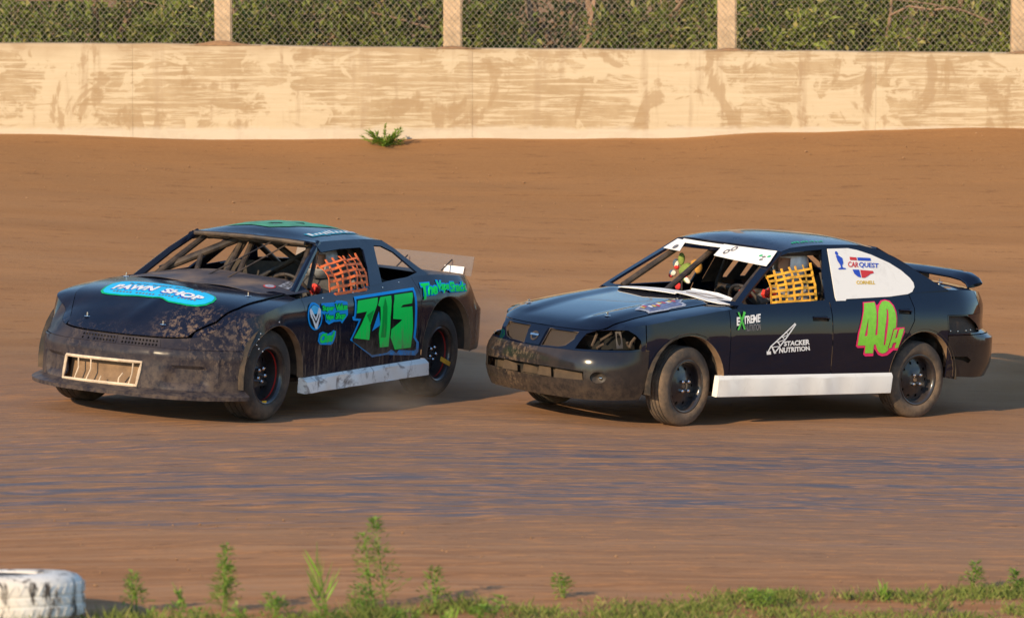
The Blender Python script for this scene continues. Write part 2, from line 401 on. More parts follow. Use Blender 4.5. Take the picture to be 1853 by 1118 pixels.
def lexan():
    n = N('smoked_lexan'); n.set(Base_Color=(.20, .18, .175), Roughness=.25, Alpha=.34); return n.mat
m_lexan = lexan()
# ------------------------------------------------------------------ the ground
from mathutils import noise as mnoise
WALL_Y = 11.5
BASE = [(-9,.80),(-5.175,.783),(-4.058,.749),(-2.662,.71),(-1.265,.715),(-.4,.727),(.634,.721),(1.248,.743),(2.086,.777),(3.203,.805),(4.32,.827),(5.175,.833),(9,.84)]
TOP = [(-14,1.70),(-5.167,1.681),(-3.773,1.676),(-2.936,1.664),(-1.263,1.637),(2.083,1.609),(5.168,1.581),(14,1.53)]
def gz(x, y):
    zp = -.7133-.0607*7.5*math.tanh(x/7.5)*1.02
    if y <= 2: return zp
    w = min(1.0, (y-2)/9.5)
    return lerp(zp, pchip(BASE, max(-9, min(9, x))), w**1.25)
def track_material():
    n = N('clay_track'); X, Y, Z = n.xyz()
    # wheel tracks curve round the turn: bend the streak coordinate on the near half
    bend = n.math('ADD', n.math('MULTIPLY', X, .46), n.math('MULTIPLY', n.math('MULTIPLY', X, X), -.030))
    V = n.math('SUBTRACT', Y, n.math('MULTIPLY', bend, n.rng(Y, 5.0, -3.0)))
    def sc(ax, ay, scale, det, rough, dist=.3):
        c = n.new('ShaderNodeCombineXYZ'); n.link(n.math('MULTIPLY', X, ax), c.inputs[0]); n.link(n.math('MULTIPLY', V, ay), c.inputs[1]); return n.noise(c.outputs[0], scale, det, rough, dist)
    st = sc(.20, 1.6, 1.0, 6, .6); st2 = sc(.26, 5.0, 1.0, 7, .64); fleck = sc(2.0, 13, 1.0, 5, .65); fl2 = sc(2.6, 11, 1.3, 4, .6, .1)
    fine = n.noise(n.co((3, 10, 3)), 3.0, 6, .7); clod = n.noise(n.co((1, 1, 1)), 24, 5, .75)
    wig = n.math('MULTIPLY', n.math('SUBTRACT', st, .5), 4.0); yy = n.math('ADD', V, wig)
    c = n.mix(n.rng(st, .3, .72), (.285, .140, .057), (.345, .180, .080))
    c = n.mix(n.math('MULTIPLY', n.rng(Y, 5.0, 11.0), .8), c, n.mix(n.rng(clod, .35, .7), (.290, .140, .051), (.325, .163, .062)))
    near = n.rng(Y, -6.5, -10.5)
    c = n.mix(n.math('MULTIPLY', near, .85), c, n.mix(n.rng(st2, .35, .7), (.325, .140, .052), (.47, .245, .118)))
    wide = n.math('MULTIPLY', n.rng(Y, -10.5, -6.0), n.rng(Y, 3.0, -2.5))
    c = n.mix(n.math('MULTIPLY', wide, .65), c, n.mix(n.rng(st2, .35, .68), (.225, .138, .100), (.385, .208, .116)))
    band = n.math('MULTIPLY', n.rng(yy, -8.3, -6.4), n.rng(yy, -1.8, -3.8))
    slick = n.math('MULTIPLY', band, n.rng(st2, .44, .57)); slick = n.math('MULTIPLY', slick, n.rng(fleck, .36, .50))
    c = n.mix(n.math('MULTIPLY', slick, .9), c, (.095, .088, .102))
    og = n.math('MULTIPLY', n.rng(fl2, .53, .61), n.rng(Y, 2.0, -3.0)); c = n.mix(n.math('MULTIPLY', og, .65), c, (.50, .225, .085))
    dk = n.math('MULTIPLY', n.rng(fleck, .56, .66), n.rng(clod, .40, .55)); c = n.mix(n.math('MULTIPLY', dk, .7), c, (.16, .072, .030))
    rg = n.math('SUBTRACT', .95, n.math('MULTIPLY', slick, .40))
    h = n.math('ADD', n.math('MULTIPLY', st2, 1.0), n.math('MULTIPLY', clod, .45))
    n.bump(n.math('ADD', h, n.math('MULTIPLY', fine, .5)), .38, .03)
    return n.set(Base_Color=c, Roughness=rg, Specular_IOR_Level=.25)
m_track = track_material()
def axis(lo, hi, st, far):
    a = []; v = lo; k = int(round((hi-lo)/st))
    a = [lo+i*st for i in range(k+1)]
    d = st; L = []; v = lo
    while v > -far: d *= 1.5; v -= d; L.append(v)
    R = []; d = st; v = a[-1]
    while v < far: d *= 1.5; v += d; R.append(v)
    return L[::-1]+a+R
gx = axis(-8, 8, .16, 500); gy = [v for v in axis(-15, 11.4, .16, 500) if v < 11.45]+[11.56, 11.66, 12.2, 13, 15, 18, 25, 40, 80, 200, 500]
gv = []; gf = []
for y in gy:
    for x in gx:
        if y > 11.6: z = 1.44 + (0 if y < 15 else -.03*min(y-15, 10))
        else:
            z = gz(x, y)
            if abs(x) < 9 and -16 < y:
                z += .016*mnoise.noise((x*.35, y*2.6, 0))+.010*mnoise.noise((x*1.3, y*5, 3))*(1 if y > 6 or y < -7 else .5)
                if y > 9.5: z += .03*mnoise.noise((x*.9, y*.8, 7))
        gv.append((x, y, z))
nx = len(gx)
for j in range(len(gy)-1):
    for i in range(nx-1): gf.append((j*nx+i, j*nx+i+1, (j+1)*nx+i+1, (j+1)*nx+i))
tag(MB().add(gv, gf).build('dirt_track', m_track, smooth=True, sharp=80), kind='structure')

# ------------------------------------------------------------------ concrete wall
def wall_material():
    n = N('worn_whitewashed_concrete'); X, Y, Z = n.xyz(); Z = n.math('ADD', Z, .7)
    zone = n.noise(n.co((.7, 1, 1.0), loc=(2.3, 0, 1)), 1.0, 3, .5)
    pat = n.noise(n.co((.9, 1, 1.5)), 2.6, 9, .66, 1.1)
    scr = n.noise(n.co((.38, 1, 8.5)), 3.2, 9, .76, .5)
    vert = n.noise(n.co((4.5, 1, .45)), 1.4, 5, .6)
    col = n.mix(n.rng(n.noise(n.co(), 3.5, 6), .35, .68), (.34, .245, .145), (.41, .31, .195))
    wht = n.math('MAXIMUM', n.math('MULTIPLY', n.rng(scr, .49, .55), .95), n.rng(n.math('ADD', pat, n.math('MULTIPLY', n.math('SUBTRACT', zone, .5), 1.1)), .50, .545))
    col = n.mix(n.math('MULTIPLY', wht, .85), col, n.mix(n.rng(scr, .3, .7), (.48, .385, .26), (.55, .455, .325)))
    tan = n.rng(n.math('ADD', n.noise(n.co((1.2, 1, 1.1), loc=(3, 0, 5)), 1.3, 9, .62, .9), n.math('MULTIPLY', n.math('SUBTRACT', vert, .5), .35)), .545, .595)
    col = n.mix(n.math('MULTIPLY', tan, .7), col, (.32, .22, .125))
    col = n.mix(n.math('MULTIPLY', n.rng(vert, .54, .68), .42), col, (.33, .235, .15))
    foot = n.rng(n.math('ADD', Z, n.math('MULTIPLY', pat, .16)), .94, .88); col = n.mix(n.math('MULTIPLY', foot, .8), col, (.52, .45, .36))
    top = n.rng(n.math('ADD', Z, n.math('MULTIPLY', n.noise(n.co(), 2.2, 4), .3)), 1.66, 1.84); col = n.mix(n.math('MULTIPLY', top, .6), col, (.35, .25, .155))
    n.bump(n.math('ADD', n.noise(n.co(), 30, 5, .7), n.math('MULTIPLY', wht, .6)), .25, .01)
    return n.set(Base_Color=col, Roughness=.9, Specular_IOR_Level=.2)
m_wall = wall_material()
wall = empty('concrete_wall', (0, WALL_Y, .7))
tag(wall, 'long low concrete wall with worn white paint along the far edge of the track', 'wall')
wj = [-12.4, -8.1, -3.833, -.399, 3.677, 7.9, 12.3]
for a, b in zip(wj, wj[1:]):
    v = []; f = []; nseg = 22; g = .0009
    for i in range(nseg+1):
        x = lerp(a+g, b-g, i/nseg); t = pchip(TOP, x)+.007*mnoise.noise((x*2.1, 0, 4)); e = .004 if i in (0, nseg) else 0.0
        zb = .35
        prof = [(0.0+e, zb), (.012+e, t-.03), (.035+e, t-e*.5), (.215-e, t+.004-e*.5), (.24-e, t-.03), (.25-e, zb)]
        v += [(x, py, pz-.7) for py, pz in prof]
    for i in range(nseg):
        for k in range(5): f.append((i*6+k, (i+1)*6+k, (i+1)*6+k+1, i*6+k+1))
    f.append(tuple(range(5, -1, -1))); f.append(tuple(nseg*6+k for k in range(6)))
    o = MB().add(v, f).build('wall_panel', m_wall, wall, sharp=40)
# spilt soil on the wall top by the posts
POSTS = [-6.2, -2.948, -.605, 2.194, 5.19, 8.4]
m_soil = simple('loose_soil', (.31, .17, .08), .95, var=.2, sc=20, bump=.5)
mb = MB()
for x0, w, h in ((-2.95, .26, .05), (-.60, .18, .028), (2.2, .17, .03), (5.19, .2, .03), (-6.2, .2, .04)):
    t = pchip(TOP, x0)
    for k in range(1):
        v = []; f = []; nr = 16
        for i in range(nr+1):
            for j in range(6):
                a = -1+2*i/nr; s = math.exp(-(a*1.9)**2)*h*(math.sin(math.pi*j/5)**.6 if 0 < j < 5 else 0)
                v.append((x0+a*w*1.6, WALL_Y+.02+.20*j/5, t-.006+s+.004*mnoise.noise((a*9, j, x0))))
        for i in range(nr):
            for j in range(5): f.append((i*6+j, (i+1)*6+j, (i+1)*6+j+1, i*6+j+1))
        mb.add(v, f)
tag(mb.build('soil_spill', m_soil), 'brown soil heaped along the wall top around the fence posts', 'soil', kind='stuff')

# ------------------------------------------------------------------ chain link fence on posts
m_post = simple('weathered_post', (.50, .36, .235), .85, var=.22, sc=9, bump=.5)
m_wire = simple('galvanised_wire', (.42, .36, .28), .6, .2, .2)
fence = empty('chain_link_fence', (0, 12.0, 1.44)); tag(fence, 'chain link fence on square timber posts behind the concrete wall', 'fence')
for i, x in enumerate(POSTS):
    w = .19 if i > 1 else .175
    bm = bmesh.new(); bmesh.ops.create_cube(bm, size=1.0)
    for v in bm.verts: v.co = Vector((v.co.x*w, v.co.y*.17, v.co.z*2.3+1.1))
    bmesh.ops.bevel(bm, geom=bm.edges[:], offset=.014, segments=2, affect='EDGES')
    bmesh.ops.subdivide_edges(bm, edges=[e for e in bm.edges if abs(e.verts[0].co.z-e.verts[1].co.z) > 1], cuts=8)
    for v in bm.verts: v.co.x += .008*mnoise.noise((v.co.z*1.7, x, 1)); v.co.y += .008*mnoise.noise((v.co.z*1.7, x, 5))
    me = bpy.data.meshes.new('post'); bm.to_mesh(me); bm.free(); me.materials.append(m_post)
    o = bpy.data.objects.new('post', me); COL.objects.link(o); o.parent = fence; o.location = (x, .12, 0)
def clip(x0, z0, dx, dz, xa, xb, za, zb):
    t0, t1 = -1e9, 1e9
    for p, d, a, b in ((x0, dx, xa, xb), (z0, dz, za, zb)):
        u, w = (a-p)/d, (b-p)/d
        t0, t1 = max(t0, min(u, w)), min(t1, max(u, w))
    return (t0, t1) if t1 > t0+1e-3 else None
for a, b in zip(POSTS, POSTS[1:]):
    mb = MB(); P = .060; zb = .12; zt = 1.95; r = .0015
    for s in (1, -1):
        n0 = int((b-a+2)/P)
        for k in range(-n0, n0*2):
            c = clip(a+k*P, zb, s*1.0, 1.15, a, b, zb, zt)
            if not c: continue
            p = [(a+k*P+s*t, (.004*s), zb+1.15*t) for t in c]; mb.tube(p, r, 4, cap=False)
    mb.tube([(a, 0, zt), (b, 0, zt)], .02, 6)
    mb.build('wire_mesh', m_wire, fence, smooth=False)

# ------------------------------------------------------------------ leaves
def leaf_material(name, c0, c1, c2):
    n = N(name); g = n.new('ShaderNodeNewGeometry'); r = g.outputs['Random Per Island']
    big = n.noise(n.co(), 1.6, 3)
    c = n.mix(n.rng(r, 0, .7), c0, c1); c = n.mix(n.rng(r, .86, .9), c, c2); c = n.mix(n.math('MULTIPLY', n.rng(big, .4, .7), .4), c, c1)
    n.set(Base_Color=c, Roughness=.55, Specular_IOR_Level=.3)
    tr = n.new('ShaderNodeBsdfTranslucent'); n.link(c, tr.inputs[0]); mx = n.new('ShaderNodeMixShader'); mx.inputs[0].default_value = .25
    n.link(n.b.outputs[0], mx.inputs[1]); n.link(tr.outputs[0], mx.inputs[2]); n.link(mx.outputs[0], n.n['Material Output'].inputs[0])
    return n.mat
LEAF = [leaf_material('shrub_leaves_mid', (.06, .095, .016), (.18, .22, .04), (.32, .28, .09)),
        leaf_material('shrub_leaves_light', (.09, .13, .020), (.25, .30, .05), (.40, .34, .11)),
        leaf_material('shrub_leaves_dark', (.04, .06, .015), (.10, .125, .03), (.16, .15, .05))]
m_weed = leaf_material('weed_leaves', (.10, .17, .025), (.22, .36, .05), (.30, .36, .09))
m_grass = leaf_material('grass_blades', (.085, .12, .024), (.20, .235, .05), (.33, .27, .11))
m_bark = simple('bark', (.22, .14, .09), .9, var=.3, sc=18, bump=.5)
m_twig = simple('twig', (.33, .20, .13), .9, var=.2)
def leaf(v, f, p, d, up, L, W, fold=.25):
    """a pointed, slightly folded leaf of four faces"""
    s = d.cross(up)
    if s.length < 1e-4: s = Vector((1, 0, 0))
    s.normalize(); nn = s.cross(d).normalized(); o = len(v)
    v += [p, p+d*L*.45+s*W*.5+nn*W*fold, p+d*L, p+d*L*.45-s*W*.5+nn*W*fold, p+d*L*.5]
    f += [(o, o+1, o+4), (o+1, o+2, o+4), (o+2, o+3, o+4), (o+3, o, o+4)]
def rv(R):
    while True:
        p = Vector((R.uniform(-1, 1), R.uniform(-1, 1), R.uniform(-1, 1)))
        if .05 < p.length < 1: return p
def shrub(name, label, cat, x, y, z, rx, ry, h, n, L, mat, seed, group, trunks=3):
    R = random.Random(seed); root = empty(name, (x, y, z)); v = []; f = []
    clumps = []
    for k in range(26):
        p = rv(R).normalized()*R.uniform(.45, .95); clumps.append((Vector((p.x*rx, p.y*ry, h*.42+p.z*h*.46)), R.uniform(.22, .46)))
    for k in range(14): clumps.append((Vector((R.uniform(-1, 1)*rx, -ry*R.uniform(.3, .95), R.uniform(.02, .5)*h*.5)), R.uniform(.16, .36)))
    for i in range(n):
        c, r = clumps[R.randrange(len(clumps))]
        d = rv(R); p = c+d.normalized()*r*(R.random()**.45)
        if p.z < .02: p.z = R.uniform(.02, .3)
        dr = (d.normalized()+rv(R)*.8+Vector((0, -.2, -.15))).normalized()
        leaf(v, f, p, dr, (Vector((0, 0, 1))+rv(R)*.7).normalized(), L*R.uniform(.6, 1.3), L*R.uniform(.35, .6))
    MB().add(v, f).build('crown', mat, root, smooth=False)
    for k in range(trunks):
        b = Vector((R.uniform(-.3, .3)*rx, R.uniform(-.3, .2)*ry, -.05)); t = Vector((R.uniform(-.6, .6)*rx, R.uniform(-.3, .3)*ry, h*R.uniform(.5, .8)))
        m = b.lerp(t, .5)+Vector((R.uniform(-.15, .15), R.uniform(-.1, .1), 0))
        MB().tube([b, b.lerp(m, .5), m, m.lerp(t, .6), t], [.045, .04, .032, .02, .008], 7).build('trunk', m_bark, root)
    tag(root, label, cat, group)
    return root
R = random.Random(3)
spots = [(-5.6, 13.3, 1.1), (-4.3, 13.0, 1.0), (-3.1, 13.4, .95), (-1.9, 13.05, 1.0), (-.75, 13.5, .95), (.6, 14.3, .9), (1.9, 13.5, 1.0), (3.1, 13.1, 1.0), (4.4, 13.3, 1.05), (5.7, 13.1, 1.0)]
where = ['at the far left end of the fence', 'left of the leftmost fence post', 'directly behind the leftmost fence post', 'midway between the two leftmost posts', 'just left of the second fence post', 'right of the second post', 'by the crossed stems', 'directly right of the third fence post', 'around the thin stem near the right end', 'at the far right end of the fence']
for i, (x, y, r) in enumerate(spots):
    shrub('shrub', 'leafy green shrub behind the chain link fence, '+where[i], 'shrub', x, y, 1.40, r*R.uniform(.85, 1.1), .75, R.uniform(1.5, 1.9), 2900 if i != 5 else 1100, .105, LEAF[(0, 0, 1, 0, 0, 2, 0, 1, 0, 1)[i]], 40+i, 'shrubs behind the fence', 2)
for i, x in enumerate((-6.5, -4.2, -2.0, .3, 2.6, 4.8, 7.0)):
    shrub('tree', ['dark leafy tree behind the shrubs at the left end', 'dark leafy tree behind the shrubs, second from the left', 'dark leafy tree behind the shrubs, third from the left', 'dark leafy tree in the middle behind the shrubs', 'dark leafy tree behind the shrubs, third from the right', 'dark leafy tree behind the shrubs, second from the right', 'dark leafy tree behind the shrubs at the right end'][i], 'tree', x, 16.2+.5*math.sin(i*2.1), 1.35, 1.6, 1.1, 2.3, 4600, .11, LEAF[2], 80+i, 'trees behind the shrubs', 3)
# bare stems that show in front of the leaves
def stem(label, pts, r, twigs=()):
    root = empty('bare_stem', pts[0]); o = Vector(pts[0])
    n = len(pts); MB().tube([Vector(p)-o for p in pts], [r*(1-.5*i/(n-1)) for i in range(n)], 7).build('trunk', m_bark, root)
    for t in twigs: MB().tube([Vector(p)-o for p in t], [r*.45]*(len(t)-1)+[r*.15], 5).build('branch', m_twig, root)
    tag(root, label, 'stem', 'bare stems behind the fence')
stem('straight bare stem right of the second fence post', [(.24, 13.4, 1.35), (.22, 13.4, 1.7), (.17, 13.42, 2.1), (.12, 13.4, 3.0)], .040)
stem('paired bare trunk in the middle of the fence', [(.93, 13.2, 1.35), (.86, 13.2, 1.75), (.78, 13.2, 2.15), (.62, 13.2, 3.0)], .055, [[(.80, 13.15, 1.35), (.80, 13.15, 1.75), (.86, 13.15, 2.1), (.93, 13.2, 2.8)], [(.84, 13.1, 1.72), (.66, 13.1, 1.52), (.58, 13.1, 1.38)]])
stem('slanting forked bare branch left of the third fence post', [(1.36, 13.0, 1.40), (1.50, 13.0, 1.66), (1.64, 13.0, 1.90), (1.86, 13.0, 2.2), (2.1, 13, 2.6)], .026, [[(1.62, 13, 1.87), (1.56, 13, 2.02), (1.5, 13, 2.2)]])
stem('thin upright bare stem toward the right end of the fence', [(3.86, 12.8, 1.4), (3.88, 12.8, 1.7), (3.92, 12.8, 1.95), (3.93, 12.8, 2.3)], .026, [[(3.9, 12.78, 1.92), (4.1, 12.78, 2.02), (4.35, 12.78, 1.98), (4.7, 12.78, 2.03)], [(3.88, 12.78, 1.68), (4.08, 12.78, 1.70)]])
stem('long thin branch arching down between the leftmost and second fence posts', [(-.85, 12.7, 1.80), (-1.2, 12.7, 1.90), (-1.55, 12.7, 1.98), (-1.9, 12.7, 2.12), (-2.3, 12.7, 2.3)], .014, [[(-1.5, 12.68, 1.96), (-1.3, 12.68, 2.1), (-1.2, 12.68, 2.3)]])
stem('fallen twig leaning in the right bay of the fence', [(4.95, 12.6, 1.86), (4.65, 12.6, 1.98), (4.3, 12.6, 2.05), (3.7, 12.6, 2.12)], .012)
stem('thin branch near the top of the left bay of the fence', [(-5.1, 12.6, 2.09), (-4.4, 12.6, 2.08), (-3.8, 12.6, 2.07), (-3.5, 12.6, 2.0)], .010)

# ------------------------------------------------------------------ weeds and grass of the verge
def weed(label, x, y, h, kind, seed, spread=.12, nst=1, lean=0.0):
    R = random.Random(seed); z = gz(x, y); root = empty('weed', (x, y, z)); v = []; f = []
    mbs = MB()
    for s in range(nst):
        a = R.uniform(0, 6.28); b = Vector((math.cos(a), math.sin(a), 0))*spread*(R.uniform(.1, .6) if nst > 1 else .05)
        hh = h*(1 if s == 0 else R.uniform(.45, .85)); tp = b*R.uniform(1.2, 2.2)+Vector((lean+R.uniform(-.04, .04), 0, hh))
        pts = [b.lerp(tp, t)+Vector((math.sin(t*4+seed)*.010, 0, 0)) for t in (0, .25, .5, .75, 1)]
        mbs.tube(pts, [.005, .0045, .0038, .0028, .0015], 5)
        if kind == 'leafy':
            n = int(150*hh/.35)
            for k in range(n):
                t = R.uniform(.06, 1)**.8; p = b.lerp(tp, t); ang = R.uniform(0, 6.28); w = spread*(1.15-t)*R.uniform(.25, 1.0)
                d = Vector((math.cos(ang), math.sin(ang), R.uniform(.0, .8))).normalized(); q = p+d*w
                leaf(v, f, q, (d+Vector((0, 0, R.uniform(-.5, .3)))).normalized(), Vector((0, 0, 1)), R.uniform(.022, .048), R.uniform(.010, .020))
                if k % 4 == 0: mbs.tube([p, q], [.002, .0012], 3)
        else:
            for k in range(9):
                t = R.uniform(0, .5); p = b.lerp(tp, t); ang = R.uniform(0, 6.28); d = Vector((math.cos(ang)*.55, math.sin(ang)*.55, 1)).normalized()
                leaf(v, f, p, d, Vector((math.cos(ang+1.5), math.sin(ang+1.5), 0)), R.uniform(.12, .24)*hh/.35, .011)
    mbs.build('stem', m_weed, root); MB().add(v, f).build('foliage', m_weed, root, smooth=False)
    tag(root, label, 'weed', 'weeds along the near edge of the track')
weed('tall leafy green weed nearest to the white tire', -1.62, -12.1, .36, 'leafy', 1, .10, 3)
weed('tall thin grassy weed with a drooping tip left of the tallest weed', -1.06, -11.9, .40, 'grass', 2, .05, 3, -.02)
weed('tallest weed, open and leggy, in the middle of the near edge', -.70, -11.6, .50, 'leafy', 4, .15, 2, -.05)
weed('low leafy weed right beside the white tire', -2.04, -12.25, .22, 'leafy', 5, .10, 2)
weed('short leafy weed between the white tire and the tallest weed', -1.32, -12.2, .14, 'leafy', 6, .12, 3)
weed('bushy low weed at the foot of the tallest weed', -.80, -12.0, .17, 'leafy', 7, .14, 4)
weed('loose leafy weed just right of the tallest weed', -.46, -11.5, .22, 'leafy', 8, .12, 2)
weed('upright leafy weed at the right end of the grass strip', 2.80, -9.35, .16, 'leafy', 9, .07, 2)
weed('small feathery weed in the middle of the grass strip', .32, -10.75, .14, 'leafy', 10, .07, 2)
weed('small weed close to the right edge of the picture', 3.08, -9.4, .14, 'leafy', 11, .06, 2)
weed('thin sprouting weed behind the white tire', -1.80, -12.0, .14, 'grass', 12, .06, 2)

LOW = [(-1.95,-12.6,'close in front of the white tire'),(-1.72,-12.65,'second from the white tire in the front row'),(-1.5,-12.75,'third from the white tire in the front row'),(-1.22,-12.6,'in front of the grassy weed'),(-1.0,-12.5,'just right of the grassy weed, low'),(-.62,-12.2,'in front of the tallest weed, on its right'),(-.35,-12.0,'at the left start of the grass strip'),(-.15,-11.9,'a little into the left end of the grass strip'),(1.45,-10.6,'low in the middle of the right grass strip'),(2.2,-10.0,'left of the upright right-hand weed')]
for i, (x, y, w) in enumerate(LOW): weed('low leafy green weed '+w, x, y, .09+.06*((i*7) % 5)/5, 'leafy' if i % 3 else 'grass', 60+i, .11, 4)
# tuft at the foot of the wall
R = random.Random(21); tx, ty = -1.286, 11.18; tz = gz(tx, ty)
root = empty('weed', (tx, ty, tz)); v = []; f = []; mbs = MB()
for k in range(22):
    a = R.uniform(0, 6.28); l = R.uniform(.10, .27); d = Vector((math.cos(a), math.sin(a)*.6, R.uniform(.08, 1.0))).normalized(); mbs.tube([(0, 0, 0), d*l*.5, d*l+Vector((0, 0, -.02))], [.005, .004, .002], 4)
    for j in range(16):
        p = d*l*R.uniform(.3, 1.05); e = (d+rv(R)*.9).normalized(); leaf(v, f, p, e, Vector((0, 0, 1)), R.uniform(.04, .075), R.uniform(.018, .03))
mbs.build('stem', m_weed, root); MB().add(v, f).build('foliage', m_weed, root, smooth=False)
tag(root, 'low spreading weed growing at the foot of the far concrete wall', 'weed', 'weeds at the wall')
# grass: nobody could count it
R = random.Random(9); v = []; f = []
cl = [(R.uniform(-3.4, 3.6), R.uniform(0, 2.6), R.uniform(.06, .24), R.uniform(.5, 1.3)) for _ in range(300)]
for (cx, cd, cr, ch) in cl:
    yv = -11.25+.68*cx-.12*math.sin(cx*3); cy = yv-cd
    if cx < -.2 and R.random() < .15: continue
    if R.random() < .15: continue
    if cx > 1.2 and .35 < cd < .8 and R.random() < .7: continue
    tall = 1.0 if cx > -.2 else 1.7
    for k in range(int(150*cr/.15)):
        x = cx+R.gauss(0, cr*.6); y = cy+R.gauss(0, cr*.6); a = R.uniform(0, 6.28); h = R.uniform(.025, .075)*ch*tall
        d = Vector((math.cos(a)*.6, math.sin(a)*.6, R.uniform(.5, 1.4))).normalized()
        leaf(v, f, Vector((x, y, gz(x, y)-.004)), d, Vector((math.cos(a+1.57), math.sin(a+1.57), 0)), h, R.uniform(.006, .012), .1)
tag(MB().add(v, f).build('grass', m_grass, smooth=False), 'patchy short green grass along the near edge of the track', 'grass', kind='stuff')
# loose clods on the clay
mb = MB(); R = random.Random(12)
for k in range(620):
    if R.random() < .75: x, y = R.uniform(-6, 6), 11.3-abs(R.gauss(0, 1.6))
    else: x, y = R.uniform(-4, 4), -8.2-abs(R.gauss(0, 1.6))+.5*R.uniform(-1, 1)
    s = R.uniform(.004, .010)*(1.7 if R.random() < .06 else 1); p = Vector((x, y, gz(x, y)+s*.2))
    q = [p+Vector((d[0]*s*R.uniform(.7, 1.4), d[1]*s*R.uniform(.7, 1.4), d[2]*s*R.uniform(.5, .9))) for d in ((1,0,0),(-1,0,0),(0,1,0),(0,-1,0),(0,0,1),(0,0,-1))]
    mb.add(q, [(0,2,4),(2,1,4),(1,3,4),(3,0,4),(2,0,5),(1,2,5),(3,1,5),(0,3,5)])
tag(mb.build('dirt_clods', m_soil, smooth=False), 'loose clods of brown dirt scattered on the track edges', 'dirt', kind='stuff')

# ------------------------------------------------------------------ white painted tyre at the corner
def old_white():
    n = N('peeling_white_paint'); k = n.rng(n.noise(n.co((2.2, 2.2, .6)), 5, 7, .74, .6), .50, .60)
    c = n.mix(k, n.mix(n.rng(n.noise(n.co(), 3, 4), .3, .7), (.66, .60, .52), (.82, .79, .74)), (.07, .055, .045)); return n.set(Base_Color=c, Roughness=.7)
m_oldw = old_white()
tx, ty = -2.80, -12.75
tyre = empty('painted_tire', (tx, ty, gz(tx, ty)-.035)); tyre.rotation_euler = (math.radians(-5.0), math.radians(1.0), .4)
prof = [(.27,.03),(.30,.0),(.40,-.005),(.465,.02),(.495,.05),(.50,.08),(.50,.10),(.497,.104),(.497,.114),(.50,.118),(.50,.15),(.497,.154),(.497,.166),(.50,.17),(.50,.205),(.49,.235),(.465,.258),(.42,.272),(.34,.275),(.29,.268),(.272,.25)]
mb = MB().lathe(prof, 64, axis='z'); mb.build('tread', m_oldw, tyre)
MB().lathe([(0, .262), (.15, .268), (.265, .256)], 32, axis='z').build('dark_hole_disc', m_rubber, tyre)  # dark disc added to stand in for the shaded hole of the tyre
MB().lathe([(.272, .25), (.285, .2), (.46, .17), (.47, .08), (.285, .05), (.27, .03)], 48, axis='z').build('inner_wall', m_rubber, tyre)
mb = MB()
for k in range(56):
    a = 2*math.pi*k/56
    for z0, z1, tw in ((.05, .10, .06), (.12, .15, -.05), (.17, .225, .06)):
        p = [(.5035*math.cos(a+tw*t), .5035*math.sin(a+tw*t), lerp(z0, z1, t)) for t in (0, .5, 1)]; mb.tube(p, .0016, 4)
mb.build('tread_bar', m_oldw, tyre)
tag(tyre, 'white painted tire lying flat at the bottom left corner', 'tire')
